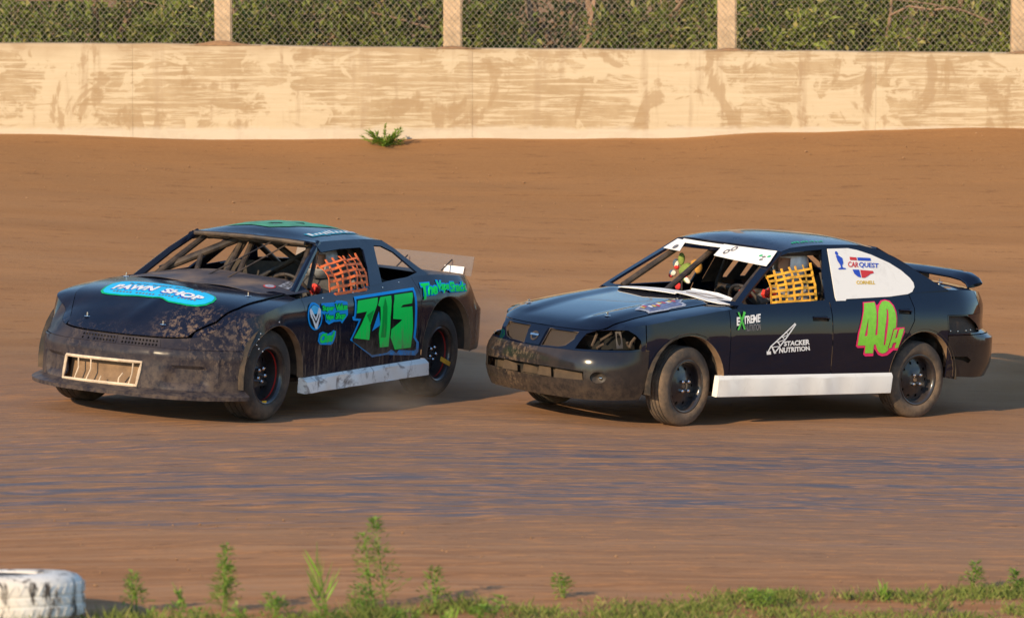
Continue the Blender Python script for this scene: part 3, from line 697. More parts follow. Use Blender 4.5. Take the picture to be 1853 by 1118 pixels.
# ------------------------------------------------------------------ shared car pieces
def car_matrix(yaw, x, y):
    g = (-.0607, -.00036); nn = Vector((-g[0], -g[1], 1)).normalized()
    X = Vector((math.cos(yaw), math.sin(yaw), 0)); X = (X-nn*X.dot(nn)).normalized(); Y = nn.cross(X)
    z = -.71334+g[0]*x+g[1]*y
    M = Matrix((( X.x, Y.x, nn.x, x), (X.y, Y.y, nn.y, y), (X.z, Y.z, nn.z, z), (0, 0, 0, 1)))
    return M
def wheel(car, x, y, sg, R, w, steer, rim_r, kind):
    """outer face towards sg*y"""
    root_m = m_rim
    mb = MB(); rr = rim_r; hw = w/2
    # barrel and lip, disc in front
    mb.lathe([(rr+.012, hw*.86), (rr+.004, hw*.90), (rr-.008, hw*.86), (rr-.016, hw*.70), (rr-.020, hw*.2 if kind == 1 else hw*.45), (rr-.022, -hw*.8), (rr+.01, -hw*.86)], 48, sg=sg)
    dy = hw*.12 if kind == 1 else hw*.42
    prof = (lambda r: dy+(.018 if r < .06 else (.018*(1-sstep(.06, .085, r))))-.020*sstep(.09, rr-.02, r)) if kind == 2 else (lambda r: dy-.03*sstep(.07, rr-.02, r))
    holes = []
    nh = 10 if kind == 2 else 8; rh = rr*.70
    for k in range(nh): holes.append(circ(rh*math.cos(k*2*math.pi/nh), rh*math.sin(k*2*math.pi/nh), .013 if kind == 2 else .016, 10))
    holes.append(circ(0, 0, .024, 14))
    v, f = flat(circ(0, 0, rr-.02, 44), holes, .03)
    mb.add([(a, sg*prof(math.hypot(a, b)), b) for a, b in v], f)
    o = mb.build('wheel', root_m, car, sharp=50, loc=(x, y, R)); o.rotation_euler = (0, 0, steer)
    if kind == 2:
        P = [(rr+.004, hw*.80), (rr+.02, hw*.97), (rr+.05, hw*1.02), (R-.045, hw*.98), (R-.018, hw*.90), (R-.004, hw*.76)]
        tread = []
        for g in (.52, .17, -.17, -.52): tread += [(R, hw*(g+.06)), (R-.009, hw*(g+.045)), (R-.009, hw*(g-.045)), (R, hw*(g-.06))]
    else:
        P = [(rr+.004, hw*.80), (rr+.02, hw*.97), (rr+.06, hw*1.03), (R-.05, hw*.99), (R-.022, hw*.90), (R-.006, hw*.78)]
        tread = []
        for g in (.4, 0, -.4): tread += [(R, hw*(g+.03)), (R-.006, hw*(g+.02)), (R-.006, hw*(g-.02)), (R, hw*(g-.03))]
    Pm = [(r, -h) for r, h in P[::-1]]
    MB().lathe(P+[(R, hw*.66)]+tread+[(R, -hw*.66)]+Pm, 72, sg=sg).build('tyre', m_rubber2 if kind == 2 else m_rubber, o, sharp=40)
    nl = 4 if kind == 2 else 5
    for k in range(nl):
        a = math.pi/4+k*2*math.pi/nl; c = (.05*math.cos(a), 0, .05*math.sin(a))
        MB().lathe([(.0, dy+.050), (.009, dy+.049), (.0145, dy+.040), (.0145, dy+.0)], 6, sg=sg, c=c).build('lug_nut', m_chrome, o, smooth=False)
    MB().lathe([(.0, dy+.02), (.018, dy+.02), (.024, dy+.005), (.024, dy-.06)], 14, sg=sg).build('hub', m_dustmet if kind == 2 else m_black, o)
    MB().lathe([(.0, -.02), (rr-.05, -.02), (rr-.05, -.045), (.0, -.045)], 28, sg=sg).build('brake_disc', m_black, o)
    return o
def net(car, mat, surf, q, nv, nh, bulge, wdt=.018, topfree=True):
    """window net of woven flat straps between four corners"""
    root = None; objs = []
    def P(s, t, extra=0.0):
        a, b = quadmap(q, s, t); o = bulge*math.sin(math.pi*t)*.6+bulge*math.sin(math.pi*s)*.4+extra+.006*math.sin(9*s+5*t)+.005*math.sin(17*s-8*t)
        return Vector(surf(a, b, o-.02))
    def strip(pts_c, dirs, name, parent, ph):
        mb = MB(); v = []; f = []
        for i, (p, d) in enumerate(zip(pts_c, dirs)):
            nrm = Vector((0, .9, .3)); e = d*wdt/2; h = nrm*.0015
            wv = nrm*(.0022*math.sin(i*math.pi/2+ph))
            v += [p-e+h+wv, p+e+h+wv, p+e-h+wv, p-e-h+wv]
        for i in range(len(pts_c)-1):
            for k in range(4): f.append((i*4+k, i*4+(k+1) % 4, (i+1)*4+(k+1) % 4, (i+1)*4+k))
        return mb.add(v, f).build(name, mat, parent, smooth=False)
    n = 12
    for i in range(nv):
        s = i/(nv-1); pc = [P(s, t/n) for t in range(n+1)]; d = (P(min(1, s+.02), .5)-P(max(0, s-.02), .5)).normalized()
        o = strip(pc, [d]*(n+1), 'window_net' if root is None else 'net_strap', car if root is None else root, 0)
        if root is None: root = o
    for j in range(nh):
        t = (j+.15)/(nh-.15 if not topfree else nh+.12); pc = [P(s/n, t, .004) for s in range(n+1)]; d = (P(.5, min(1, t+.02))-P(.5, max(0, t-.02))).normalized()
        strip(pc, [d]*(n+1), 'net_strap', root, 1.57)
    return root
def person(car_m, label, base, helmet_mat, suit, glove, hands, headz, lean):
    """seated driver: one continuous skinned body, helmet and face as children"""
    root = empty('person', mat=car_m @ Matrix.Translation(base))
    J = {'pel': (0, 0, 0), 'sp': (-.03, 0, .18), 'ch': (-.04+lean*.5, 0, .38), 'nk': (-.02+lean, 0, .52), 'hd': (lean+.01, 0, headz),
         'sl': (-.03+lean*.6, .17, .45), 'sr': (-.03+lean*.6, -.17, .45), 'hl': (.03, .10, -.01), 'hr': (.03, -.10, -.01),
         'kl': (.40, .15, .12), 'kr': (.40, -.13, .12), 'fl': (.76, .14, -.10), 'fr': (.76, -.12, -.10), 'tl': (.84, .14, -.04), 'tr': (.84, -.12, -.04)}
    el = {}
    for s, k in ((1, 'l'), (-1, 'r')):
        a = Vector(J['s'+k]); h = Vector(hands[k]); m = a.lerp(h, .5)+Vector((-.03, s*.09, -.09)); J['e'+k] = tuple(m); J['w'+k] = tuple(m.lerp(h, .9)); J['h'+k] = tuple(h)
    jr = {'pel': .14, 'sp': .125, 'ch': .145, 'nk': .055, 'hd': .085, 'sl': .075, 'sr': .075, 'el': .047, 'er': .047, 'wl': .032, 'wr': .032, 'hl_': .03}
    names = list(J); idx = {n: i for i, n in enumerate(names)}
    ed = [('pel', 'sp'), ('sp', 'ch'), ('ch', 'nk'), ('nk', 'hd'), ('ch', 'sl'), ('ch', 'sr'), ('sl', 'el'), ('sr', 'er'), ('el', 'wl'), ('er', 'wr'), ('pel', 'hl'), ('pel', 'hr'), ('hl', 'kl'), ('hr', 'kr'), ('kl', 'fl'), ('kr', 'fr'), ('fl', 'tl'), ('fr', 'tr')]
    # hand joints share the letters of the hips, so keep them apart
    J2 = dict(J); hip = {'l': (.03, .10, -.01), 'r': (.03, -.10, -.01)}
    for k in 'lr': J2['h'+k] = hip[k]
    me = bpy.data.meshes.new('body'); me.from_pydata([J2[n] for n in names], [(idx[a], idx[b]) for a, b in ed], [])
    ob = bpy.data.objects.new('body', me); COL.objects.link(ob); ob.parent = root; me.materials.append(suit)
    sk = ob.modifiers.new('skin', 'SKIN'); rad = {'hl': .10, 'hr': .10, 'kl': .065, 'kr': .065, 'fl': .045, 'fr': .045, 'tl': .035, 'tr': .035}
    for n in names:
        r = jr.get(n, rad.get(n, .05)); me.skin_vertices[0].data[idx[n]].radius = (r, r*.85 if n in ('ch', 'sp', 'pel') else r)
        me.skin_vertices[0].data[idx[n]].use_root = (n == 'pel')
    sb = ob.modifiers.new('smooth', 'SUBSURF'); sb.levels = 1; sb.render_levels = 2; sk.use_smooth_shade = True
    # gloved hands: palm and five bent fingers closed on the wheel rim
    for k, s in (('l', 1), ('r', -1)):
        h = Vector(hands[k]); mb = MB(); mb.tube([h+Vector((-.055, 0, -.02)), h+Vector((-.02, 0, 0)), h+Vector((.02, 0, .01))], [.030, .040, .036], 8)
        for i in range(4):
            y = (-.030+.020*i)
            mb.tube([h+Vector((.015, y, .015)), h+Vector((.055-.004*abs(i-1), y, .02)), h+Vector((.068, y, -.012)), h+Vector((.045, y, -.035))], [.0105, .010, .009, .007], 6)
        mb.tube([h+Vector((-.02, -s*.032, .005)), h+Vector((.015, -s*.055, .012)), h+Vector((.045, -s*.05, -.005))], [.012, .011, .008], 6)
        mb.build('glove', glove, root)
    H = Vector(J['hd'])
    # helmet: shell with a face opening, face inside
    mb = MB(); v = []; f = []; nu, nv2 = 28, 16
    for j in range(nv2+1):
        th = math.pi*(j/nv2)*.86
        for i in range(nu):
            ph = 2*math.pi*i/nu; x = math.sin(th)*math.cos(ph); y = math.sin(th)*math.sin(ph); z = math.cos(th)
            k = 1+.10*max(0, x)*(1 if z < -.1 else .3)
            v.append((H.x+.155*x*k, H.y+.13*y, H.z+.02+.15*z))
    for j in range(nv2):
        for i in range(nu):
            cx = math.cos(2*math.pi*(i+.5)/nu); th = math.pi*((j+.5)/nv2)*.86
            if cx > .55 and 1.25 < th < 1.95: continue
            f.append((j*nu+i, j*nu+(i+1) % nu, (j+1)*nu+(i+1) % nu, (j+1)*nu+i))
    mb.add(v, f).build('helmet', helmet_mat, root, solid=.012, out=H)
    fb = MB(); v = []; f = []
    for j in range(11):
        th = math.pi*j/10
        for i in range(18):
            ph = 2*math.pi*i/18; x = math.sin(th)*math.cos(ph); y = math.sin(th)*math.sin(ph); z = math.cos(th)
            nose = .016*math.exp(-((y/.16)**2+((z+.05)/.22)**2)) if x > .5 else 0; eye = -.008*(math.exp(-(((abs(y)-.38)/.16)**2+((z-.12)/.13)**2))) if x > .4 else 0
            v.append((H.x+.01+.105*x+nose+eye, H.y+.078*y, H.z+.01+.125*z))
    for j in range(10):
        for i in range(18): f.append((j*18+i, j*18+(i+1) % 18, (j+1)*18+(i+1) % 18, (j+1)*18+i))
    fb.add(v, f).build('face', m_skin, root)
    tag(root, label, 'person')
    return root
def seat(car, x, y, z, mat):
    mb = MB()
    prof = [(.30,.0),(.10,-.04),(-.08,-.03),(-.14,.06),(-.17,.3),(-.20,.55),(-.22,.72)]
    wd = [.22,.23,.24,.24,.25,.23,.13]; v = []; f = []
    for (px, pz), w in zip(prof, wd):
        for t in (-1, -.85, -.4, 0, .4, .85, 1): v.append((x+px+.10*(abs(t) > .8)*(.5+.5*(abs(t) > .9)), y+t*w, z+pz+.06*(abs(t) > .9)))
    for i in range(len(prof)-1):
        for k in range(6): f.append((i*7+k, i*7+k+1, (i+1)*7+k+1, (i+1)*7+k))
    return mb.add(v, f).build('seat', mat, car, solid=.02, out=(x+.3, y, z+.9))
def steering(car, x, y, z):
    mb = MB(); R = Matrix.Rotation(math.radians(-62), 4, 'Y'); pts = [Vector((x, y, z))+R @ Vector((.17*math.cos(a*math.pi/12), .17*math.sin(a*math.pi/12), 0)) for a in range(25)]
    mb.tube(pts, .014, 8, cap=False)
    for a in (0, 120, 240): mb.tube([(x, y, z), Vector((x, y, z))+R @ Vector((.165*math.cos(math.radians(a)), .165*math.sin(math.radians(a)), 0))], .010, 6)
    mb.tube([(x, y, z), (x+.45, y, z-.22)], .018, 8)
    return mb.build('steering_wheel', m_black, car)
def skirt(car, SH, x0, x1, zb0, zb1, zt0, zt1, mat, lip, inner=-.03):
    v = []; f = []; n = 26
    for i in range(n+1):
        t = i/n; x = lerp(x0, x1, t); zb = lerp(zb0, zb1, t); zt = lerp(zt0, zt1, t); wob = .004*math.sin(i*1.3)+(.012*math.sin(i*.55+1) if lip > .03 else .002*math.sin(i*.9))
        for off, z in ((.004, zt), (lip*.8, zt-.018), (lip+wob, zt-.03), (lip+.006+wob, zb+.004), (lip-.002, zb), (inner, zb+.006), (inner, zt)): v.append(SH.side(x, z, off))
    m = 7
    for i in range(n):
        for k in range(m): f.append((i*m+k, i*m+(k+1) % m, (i+1)*m+(k+1) % m, (i+1)*m+k))
    f.append(tuple(range(m))); f.append(tuple(n*m+k for k in range(m-1, -1, -1)))
    return MB().add(v, f).build('side_skirt', mat, car, sharp=30)
def hood_pin(car, x, y, z):
    mb = MB(); mb.lathe([(0, .002), (.022, .002), (.024, -.002), (0, -.004)], 14, axis='z', c=(x, y, z)); mb.tube([(x, y, z), (x, y, z+.028)], .005, 6); mb.tube([(x-.018, y-.01, z+.018), (x+.02, y+.01, z+.02)], .003, 5)
    return mb.build('hood_pin', m_chrome, car)
def arch_pts(cx, cz, r, a0, a1, n=22): return [(cx+r*math.cos(math.radians(lerp(a0, a1, k/(n-1)))), cz+r*math.sin(math.radians(lerp(a0, a1, k/(n-1))))) for k in range(n)]
def arch_lip(car, SH, pts, depth, mat, sg=1):
    v = []; f = []
    for x, z in pts: v += [SH.side(x, z, .001, sg), SH.side(x, z, -depth, sg)]
    for i in range(len(pts)-1): f.append((2*i, 2*i+1, 2*i+3, 2*i+2))
    return MB().add(v, f).build('wheel_arch_lip', mat, car, solid=.003, out=(0, 0, 0))
def liner(car, x, y, z, r, w):
    pts = [(x+r*math.cos(math.radians(a)), z+r*math.sin(math.radians(a))) for a in range(-10, 191, 12)]; v = []; f = []
    for px, pz in pts: v += [(px, y-w/2, pz), (px, y+w/2, pz)]
    for i in range(len(pts)-1): f.append((2*i, 2*i+1, 2*i+3, 2*i+2))
    return MB().add(v, f).build('wheel_well', m_dark, car, solid=.004)
# ------------------------------------------------------------------ navy four-door race car, number 40H
CM2 = car_matrix(3.85629287, 1.73338421, .20504029)
car2 = empty('race_car', mat=CM2)
tag(car2, 'navy four-door race car with lime 40H, amber window net and rear wing', 'race car', 'race cars on the track')
S = SH2; U = S.u_x
def low2(u, z, off=0.0): return S.low(u, z, off) if u <= S.L else S.low(-(2*S.L-u), z, off)
def sideL(x, z, off=0.0): return S.side(x, z, off, 1)
def sideR(x, z, off=0.0): return S.side(x, z, off, -1)
CTR = (0, 0, .55)
def zsx(x): return S.zs_u(U(x))
def mirror(p): return [(-a, b) for a, b in p][::-1]
# bumper cover
half = [(0,.548),(.30,.556),(.45,.558),(.65,.563),(.95,.572),(1.07,.582),(U(1.655),.582),(U(1.655),.36),(U(1.70),.21),(.6,.195),(0,.19)]
outer = half+mirror(half)[1:-1]
low_in = [(-.565,.410),(-.25,.417),(.25,.417),(.565,.410),(.57,.345),(.32,.338),(0,.328),(-.32,.338),(-.57,.345)]
fogs = [circ(s*.681, .371, .062, 18, .044) for s in (1, -1)]
bump = patch(MB(), S.low, outer, [low_in]+fogs, .05).build('front_bumper', m_bump2, car2, solid=.006, out=CTR)
for s in (1, -1):
    v, f = flat(circ(s*.681, .371, .066, 18, .047), [], .03)
    MB().add([S.low(a, b, -.055+.03*(((a-s*.681)/.066)**2+((b-.371)/.047)**2)) for a, b in v], f).build('fog_lamp', m_cage, bump, out=CTR)
    lp = S.low(s*.70, .366, -.038); MB().lathe([(0, .016), (.010, .013), (.016, .0), (.012, -.012)], 14, axis='x', c=lp).build('fog_glint_ball', m_chrome, bump)  # chrome ball added to give the bright spot in the lamp recess
mbk = MB()
patch(mbk, lambda a, b, o: S.low(a, b, -.07), [(-.62,.43),(.62,.43),(.62,.32),(-.62,.32)], [], .1).build('intake_back', m_dark, bump, out=CTR)
for k, (a, b) in enumerate(((-.50,-.36),(-.34,-.14),(-.12,.06),(.08,.24),(.26,.54))):
    patch(MB(), lambda x, z, o: S.low(x, z, -.045+.02*math.sin(k*2.1+x*3)), [(a,.333+.003*(k % 2)),(b,.336),(b-.01,.405-.012*(k % 3)),(a+.015,.408)], [], .06).build('splash_plate', m_insert, bump, solid=.004, out=CTR)
# nose band with the grilles and the empty headlamp openings
HLp = [(.45,.572),(.477,.632),(.515,.690),(.62,.716),(.85,.731),(.945,.733),(.995,.702),(1.03,.662),(1.038,.598),(.948,.585),(.65,.576)]
GR = [(.115,.690),(.425,.690),(.412,.641),(.346,.586),(.28,.571),(.10,.562)]
tops = [(u/20, S.zs_u(u/20)) for u in range(0, 22)]
top_half = [(0,.549),(.30,.557),(.45,.559),(.65,.564),(.95,.573),(1.07,.583)]+[(1.07, S.zs_u(1.07))]+tops[::-1]
outer = top_half+mirror(top_half)[1:-1]
nose = patch(MB(), S.low, outer, [HLp, mirror(HLp), GR, mirror(GR)], .045).build('nose_panel', m_paint2, car2, solid=.006, out=CTR)
n_ = N('dusty_grille_mesh'); w_ = n_.new('ShaderNodeTexChecker'); n_.link(n_.co((1, 1, 1)), w_.inputs[0]); w_.inputs['Scale'].default_value = 90; n_.set(Base_Color=n_.mix(w_.outputs['Fac'], (.055, .036, .024), (.010, .008, .007)), Roughness=.8); m_grille = n_.mat
for s in (1, -1):
    g = patch(MB(), lambda a, b, o: S.low(a, b, -.022), [(s*a*1.02-s*.003, b) for a, b in GR], [], .05).build('grille', m_grille, nose, out=CTR)
    pts = [S.low(s*a, b, -.002) for a, b in GR]; MB().tube(pts+[pts[0]], .0045, 6, cap=False).build('grille_rim', m_cage, nose)
    pol = [(s*a*1.0, b) for a, b in HLp]
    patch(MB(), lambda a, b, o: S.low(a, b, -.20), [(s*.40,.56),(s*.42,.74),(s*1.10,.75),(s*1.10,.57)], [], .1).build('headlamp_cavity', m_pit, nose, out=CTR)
    for (a0, b0, a1, b1, d) in ((.57,.595,.60,.69,-.08),(.64,.585,.71,.62,-.06),(.66,.64,.82,.70,-.10),(.96,.60,1.01,.68,-.04),(.98,.60,.95,.64,-.05)):
        MB().tube([S.low(s*a0, b0, d), S.low(s*(a0+a1)/2, (b0+b1)/2, d-.015), S.low(s*a1, b1, d)], .011, 6).build('headlamp_bracket', m_insert, nose)
    patch(MB(), lambda a, b, o: S.low(a, b, -.05), [(s*.84,.59),(s*.91,.595),(s*.91,.725),(s*.84,.72)], [circ(s*.876,.66,.022,12,.045)], .03).build('headlamp_bracket', m_cage, nose, solid=.006, out=CTR)
# badge bar and round emblem
patch(MB(), lambda a, b, o: S.low(a, b, .012), [(-.085,.562),(.085,.562),(.105,.694),(-.105,.694)], [], .04).build('badge_bar', m_paint2, nose, solid=.014, out=CTR)
v, f = flat(circ(0, .625, .042, 24, .035), [circ(0, .625, .028, 18, .022)], .02)
MB().add([S.low(a, b, .016) for a, b in v], f).build('round_emblem', m_cage, nose, solid=.004, out=CTR)
patch(MB(), lambda a, b, o: S.low(a, b, .021), [(-.046,.628),(.046,.628),(.046,.642),(-.046,.642)], [], .03).build('emblem_bar', m_chrome, nose, solid=.004, out=CTR)
# fenders, doors, quarter panels
for sg in (1, -1):
    sf = sideL if sg == 1 else sideR
    aF = arch_pts(1.275, .325, .375, 14, 166) ; aR = arch_pts(-1.26, .325, .375, 14, 166)
    lo = (lambda u, z, off=0.0: S.low(u, z, off)) if sg == 1 else (lambda u, z, off=0.0: S.low(-u, z, off))
    us, ue = 1.078, U(.862); n = 16
    fen = [(us,.588)]+[(us, S.zs_u(us))]+[(lerp(us, ue, k/n), S.zs_u(lerp(us, ue, k/n))) for k in range(1, n+1)]+[(ue,.245),(U(.925),.245)]
    fen += [(U(.915),.33)]+[(U(x), z) for x, z in arch_pts(1.275, .325, .375, 172, 14)]+[(U(1.648),.45),(U(1.652),.588)]
    fo = patch(MB(), lo, fen, [], .05).build('front_fender', m_paint2, car2, solid=.004, out=CTR)
    topf = [(x, sg*y) for x, y, z in S.sh if 0.80 <= x <= 2.0 and y > .5]
    fo_t = [(.80, sg*.615),(1.4, sg*.61),(1.75, sg*.60),(1.90, sg*.575)]
    fo2 = patch(MB(), S.top, fo_t+[p for p in topf if p[0] < 1.93], [], .06).build('fender_top', m_paint2, fo, solid=.004, out=CTR)
    arch_lip(car2, S, [(.915,.28)]+arch_pts(1.275, .325, .375, 172, 12)+[(1.648,.36)], .07, m_dustmet, sg)
    d1 = [(.855,.245),(-.235,.245)]+[(lerp(-.235,.855,k/14), zsx(lerp(-.235,.855,k/14))) for k in range(15)]
    hd = [(-.02,.795),(-.20,.79),(-.205,.815),(-.18,.83),(-.03,.832)]
    do = patch(MB(), sf, d1, [hd] if sg == 1 else [], .055).build('front_door', m_paint2, car2, solid=.004, out=CTR)
    d2 = [(-.245,.245),(-.90,.245),(-.888,.34)]+[p for p in arch_pts(-1.26, .325, .375, 12, 52, 8)]+[(-1.09,.70),(-1.15,.78),(-1.165,.88),(-1.14, zsx(-1.14))]+[(lerp(-1.14,-.245,k/10), zsx(lerp(-1.14,-.245,k/10))) for k in range(1, 11)]
    hr = [(-.985,.838),(-1.125,.832),(-1.13,.86),(-1.11,.874),(-.995,.876)]
    dr = patch(MB(), sf, d2, [hr] if sg == 1 else [], .055).build('rear_door', m_paint2, car2, solid=.004, out=CTR)
    if sg == 1:
        DOORS = {'front': do, 'rear': dr}
        for h, par in ((hd, do), (hr, dr)):
            cx = sum(p[0] for p in h)/5; cz = sum(p[1] for p in h)/5
            patch(MB(), lambda a, b, o: S.side(a, b, -.03), [(cx+(a-cx)*1.12, cz+(b-cz)*1.2) for a, b in h], [], .05).build('handle_recess', m_dark, par, out=CTR)
            a, b = h[1], h[0]; MB().tube([S.side(h[4][0], h[4][1]-.006, .006), S.side(cx, h[4][1]-.008, .012), S.side(h[2][0], h[2][1], .006)], .007, 6).build('door_handle', m_paint2, par)
    q = [(U(-1.152), S.zs_u(U(-1.152)))]; n = 16
    ue = 4.79 if sg == 1 else 4.79
    q = [(U(-1.175),.88),(U(-1.15), zsx(-1.15))]+[(lerp(U(-1.15), ue, k/n), S.zs_u(lerp(U(-1.15), ue, k/n))) for k in range(1, n+1)]+[(ue,.822),(4.30,.822),(4.30,.33),(U(-1.64),.31)]
    q += [(U(x), z) for x, z in arch_pts(-1.26, .325, .375, 176, 56, 18)]+[(U(-1.10),.70),(U(-1.16),.78)]
    qp = patch(MB(), lo, q, [], .05).build('quarter_panel', m_paint2, car2, solid=.004, out=CTR)
    arch_lip(car2, S, [(-.89,.28)]+arch_pts(-1.26, .325, .375, 10, 170)+[(-1.632,.33)], .06, m_dustmet, sg)
    liner(car2, 1.2675, sg*.66, .32, .40, .36); liner(car2, -1.2675, sg*.66, .32, .40, .36)
# rear
L2 = 2*S.L
tailL = [(4.315,.815),(4.546,.812),(4.70,.745),(4.765,.705),(4.75,.674),(4.315,.672)]
slot = [(4.349,.49),(4.553,.485),(4.617,.451),(4.582,.43),(4.498,.455),(4.359,.472)]
rb = [(4.31,.32),(4.45,.325),(4.7,.31),(S.L,.30),(L2-4.7,.31),(L2-4.31,.32),(L2-4.31,.655),(4.31,.655)]
rbo = patch(MB(), low2, rb, [slot], .05).build('rear_bumper', m_bump2, car2, solid=.006, out=CTR)
patch(MB(), lambda a, b, o: S.low(a, b, -.06), [(4.33,.40),(4.65,.40),(4.65,.51),(4.33,.51)], [], .08).build('bumper_backing', m_dark, rbo, out=CTR)
tp = [(4.305,.662),(L2-4.305,.662),(L2-4.305,.818),(L2-4.80,.82)]+[(lerp(L2-4.80, 4.80, k/20), S.zs_u(min(lerp(L2-4.80, 4.80, k/20), L2-lerp(L2-4.80, 4.80, k/20)))) for k in range(21)]+[(4.80,.82),(4.305,.818)]
tpo = patch(MB(), low2, tp, [tailL, [(L2-a, b) for a, b in tailL][::-1]], .05).build('tail_panel', m_paint2, car2, solid=.004, out=CTR)
for off in (0, 1):
    pol = [(4.30,.66),(4.79,.66),(4.79,.83),(4.30,.83)] if not off else [(L2-4.30,.66),(L2-4.79,.66),(L2-4.79,.83),(L2-4.30,.83)]
    patch(MB(), lambda a, b, o: low2(a, b, -.035), pol, [], .06).build('tail_lamp_opening', m_black, tpo, out=CTR)
for u_, z_ in ((4.36,.69),(4.45,.685),(4.56,.688),(4.64,.69)): MB().lathe([(0,.006),(.007,.004),(.008,0)], 8, c=S.low(u_, z_, -.03)).build('bolt', m_chrome, tpo)
tr = [(-1.585, y/10*.70) for y in range(-10, 11)]+[(x, y) for x, y, z in S.sh if x < -1.585]+[(x, -y) for x, y, z in S.sh[::-1] if x < -1.585]
trunk = patch(MB(), S.top, tr, [], .07).build('trunk_lid', m_paint2, car2, solid=.004, out=CTR)
hood_pin(car2, -1.86, .40, S.top(-1.86, .40)[2])
# wing
path = [(-.63,1.030),(-.60,1.062),(-.53,1.088),(-.40,1.100),(0,1.108),(.40,1.100),(.53,1.088),(.60,1.062),(.63,1.030)]
sec = [(-.10,.010),(-.06,.022),(.02,.020),(.10,.004),(.105,-.002),(.09,-.012),(.0,-.016),(-.08,-.012),(-.105,-.002)]
v = []; f = []
for i, (y, z) in enumerate(path):
    a = path[max(0, i-1)]; b = path[min(len(path)-1, i+1)]; t = math.atan2(b[1]-a[1], b[0]-a[0])
    for cx, cz in sec: v.append((-2.075+cx*.78+.02*abs(y), y*.95-math.sin(t)*cz*1.5, z+math.cos(t)*cz*(1.25+.5*abs(y))-cx*.10))
m = len(sec)
for i in range(len(path)-1):
    for k in range(m): f.append((i*m+k, i*m+(k+1) % m, (i+1)*m+(k+1) % m, (i+1)*m+k))
f.append(tuple(range(m))); f.append(tuple((len(path)-1)*m+k for k in range(m)))
wing = MB().add(v, f).build('rear_wing', m_paint2, car2, sharp=40)
for y in (0,): MB().box((-2.08, y, 1.07), (.08, .05, .07)).build('wing_post', m_black, wing, smooth=False)
# hood and cowl
hd = [(.80, y) for y in (-.61, -.3, 0, .3, .61)]+[(1.4,.605),(1.75,.595),(1.895,.57)]+[(x, y) for x, y, z in S.sh[::-1] if y < .565 and x > 1.9]+[(x, -y) for x, y, z in S.sh if y < .565 and x > 1.9]+[(1.895,-.57),(1.75,-.595),(1.4,-.605)]
def hood2(x, y, off=0.0):
    p = S.top(x, y, off); a = abs(y)
    cr = .018*sstep(.26, .36, a+(1.9-x)*-.10)*(1-sstep(.50, .60, a))*sstep(.8, .95, x)*(1-sstep(1.85, 1.98, x))
    return (p[0], p[1], p[2]+.006+cr)
hood = patch(MB(), hood2, hd, [], .045).build('hood', m_paint2, car2, solid=.005, out=CTR)
for (x, y) in ((1.757,-.50),(1.785,.442)): hood_pin(car2, x, y, hood2(x, y)[2]+.003)
patch(MB(), S.top, [(.66,-.74),(.79,-.74),(.79,.74),(.66,.74)], [], .1).build('cowl', m_black, car2, solid=.004, out=CTR)
def cowlw(x, y, off=0.0): return (x, y, lerp(.968, .958, sstep(.5, .9, x))-.055*(abs(y)/.75)**2.2+off)
patch(MB(), lambda x, y, o: cowlw(x, y, .004), [(.93,-.40),(.80,-.46),(.73,-.10),(.73,.14),(.90,.235),(.955,-.08)], [], .06).build('cowl_cover', m_white2, car2, solid=.004, out=CTR)
cb = patch(MB(), lambda x, y, o: cowlw(x, y, .010), [(.865,.19),(.62,.12),(.60,.40),(.62,.56),(.66,.69),(.74,.725),(.84,.67),(.885,.58)], [], .06).build('cowl_cover', m_white2, car2, solid=.004, out=CTR)
mbx = MB(); mbx.tube([cowlw(.80, .25, .016), cowlw(.70, .40, .016), cowlw(.70, .56, .016), cowlw(.80, .50, .016), cowlw(.80, .25, .016)], .004, 5); mbx.build('pen_drawing', m_grey, cb)
MB().tube([cowlw(.62, .12, .012), cowlw(.60, .40, .016), cowlw(.62, .56, .014), cowlw(.66, .69, .012)], .009, 6).build('cover_lip', m_white2, cb)
# hood sticker
hs = [(1.548,.484),(1.28,.333),(1.02,.442),(1.017,.456),(1.094,.505),(1.088,.565),(1.116,.586),(1.273,.590),(1.309,.605),(1.499,.590),(1.494,.551)]
st = patch(MB(), lambda x, y, o: hood2(x, y, .004), hs, [], .05).build('hood_sticker', m_silver, hood, out=CTR)
cx_, cy_ = 1.28, .49
patch(MB(), lambda x, y, o: hood2(x, y, .006), [(cx_+(a-cx_)*.86, cy_+(b-cy_)*.8) for a, b in hs], [], .05).build('sticker_print', simple('blue_grey_print', (.12, .15, .28), .5, var=.4, sc=30), st, out=CTR)
R = random.Random(4)
for k in range(11):
    a = 1.12+.033*k; b = .485+.05*R.uniform(-1, 1)*.6; mm = [m_vred, m_vyel, m_wht][k % 3]
    patch(MB(), lambda x, y, o: hood2(x, y, .008), [(a, b-.03),(a+.022, b-.03),(a+.026, b+.02),(a+.004, b+.02)], [], .03).build('sticker_print', mm, st, out=CTR)
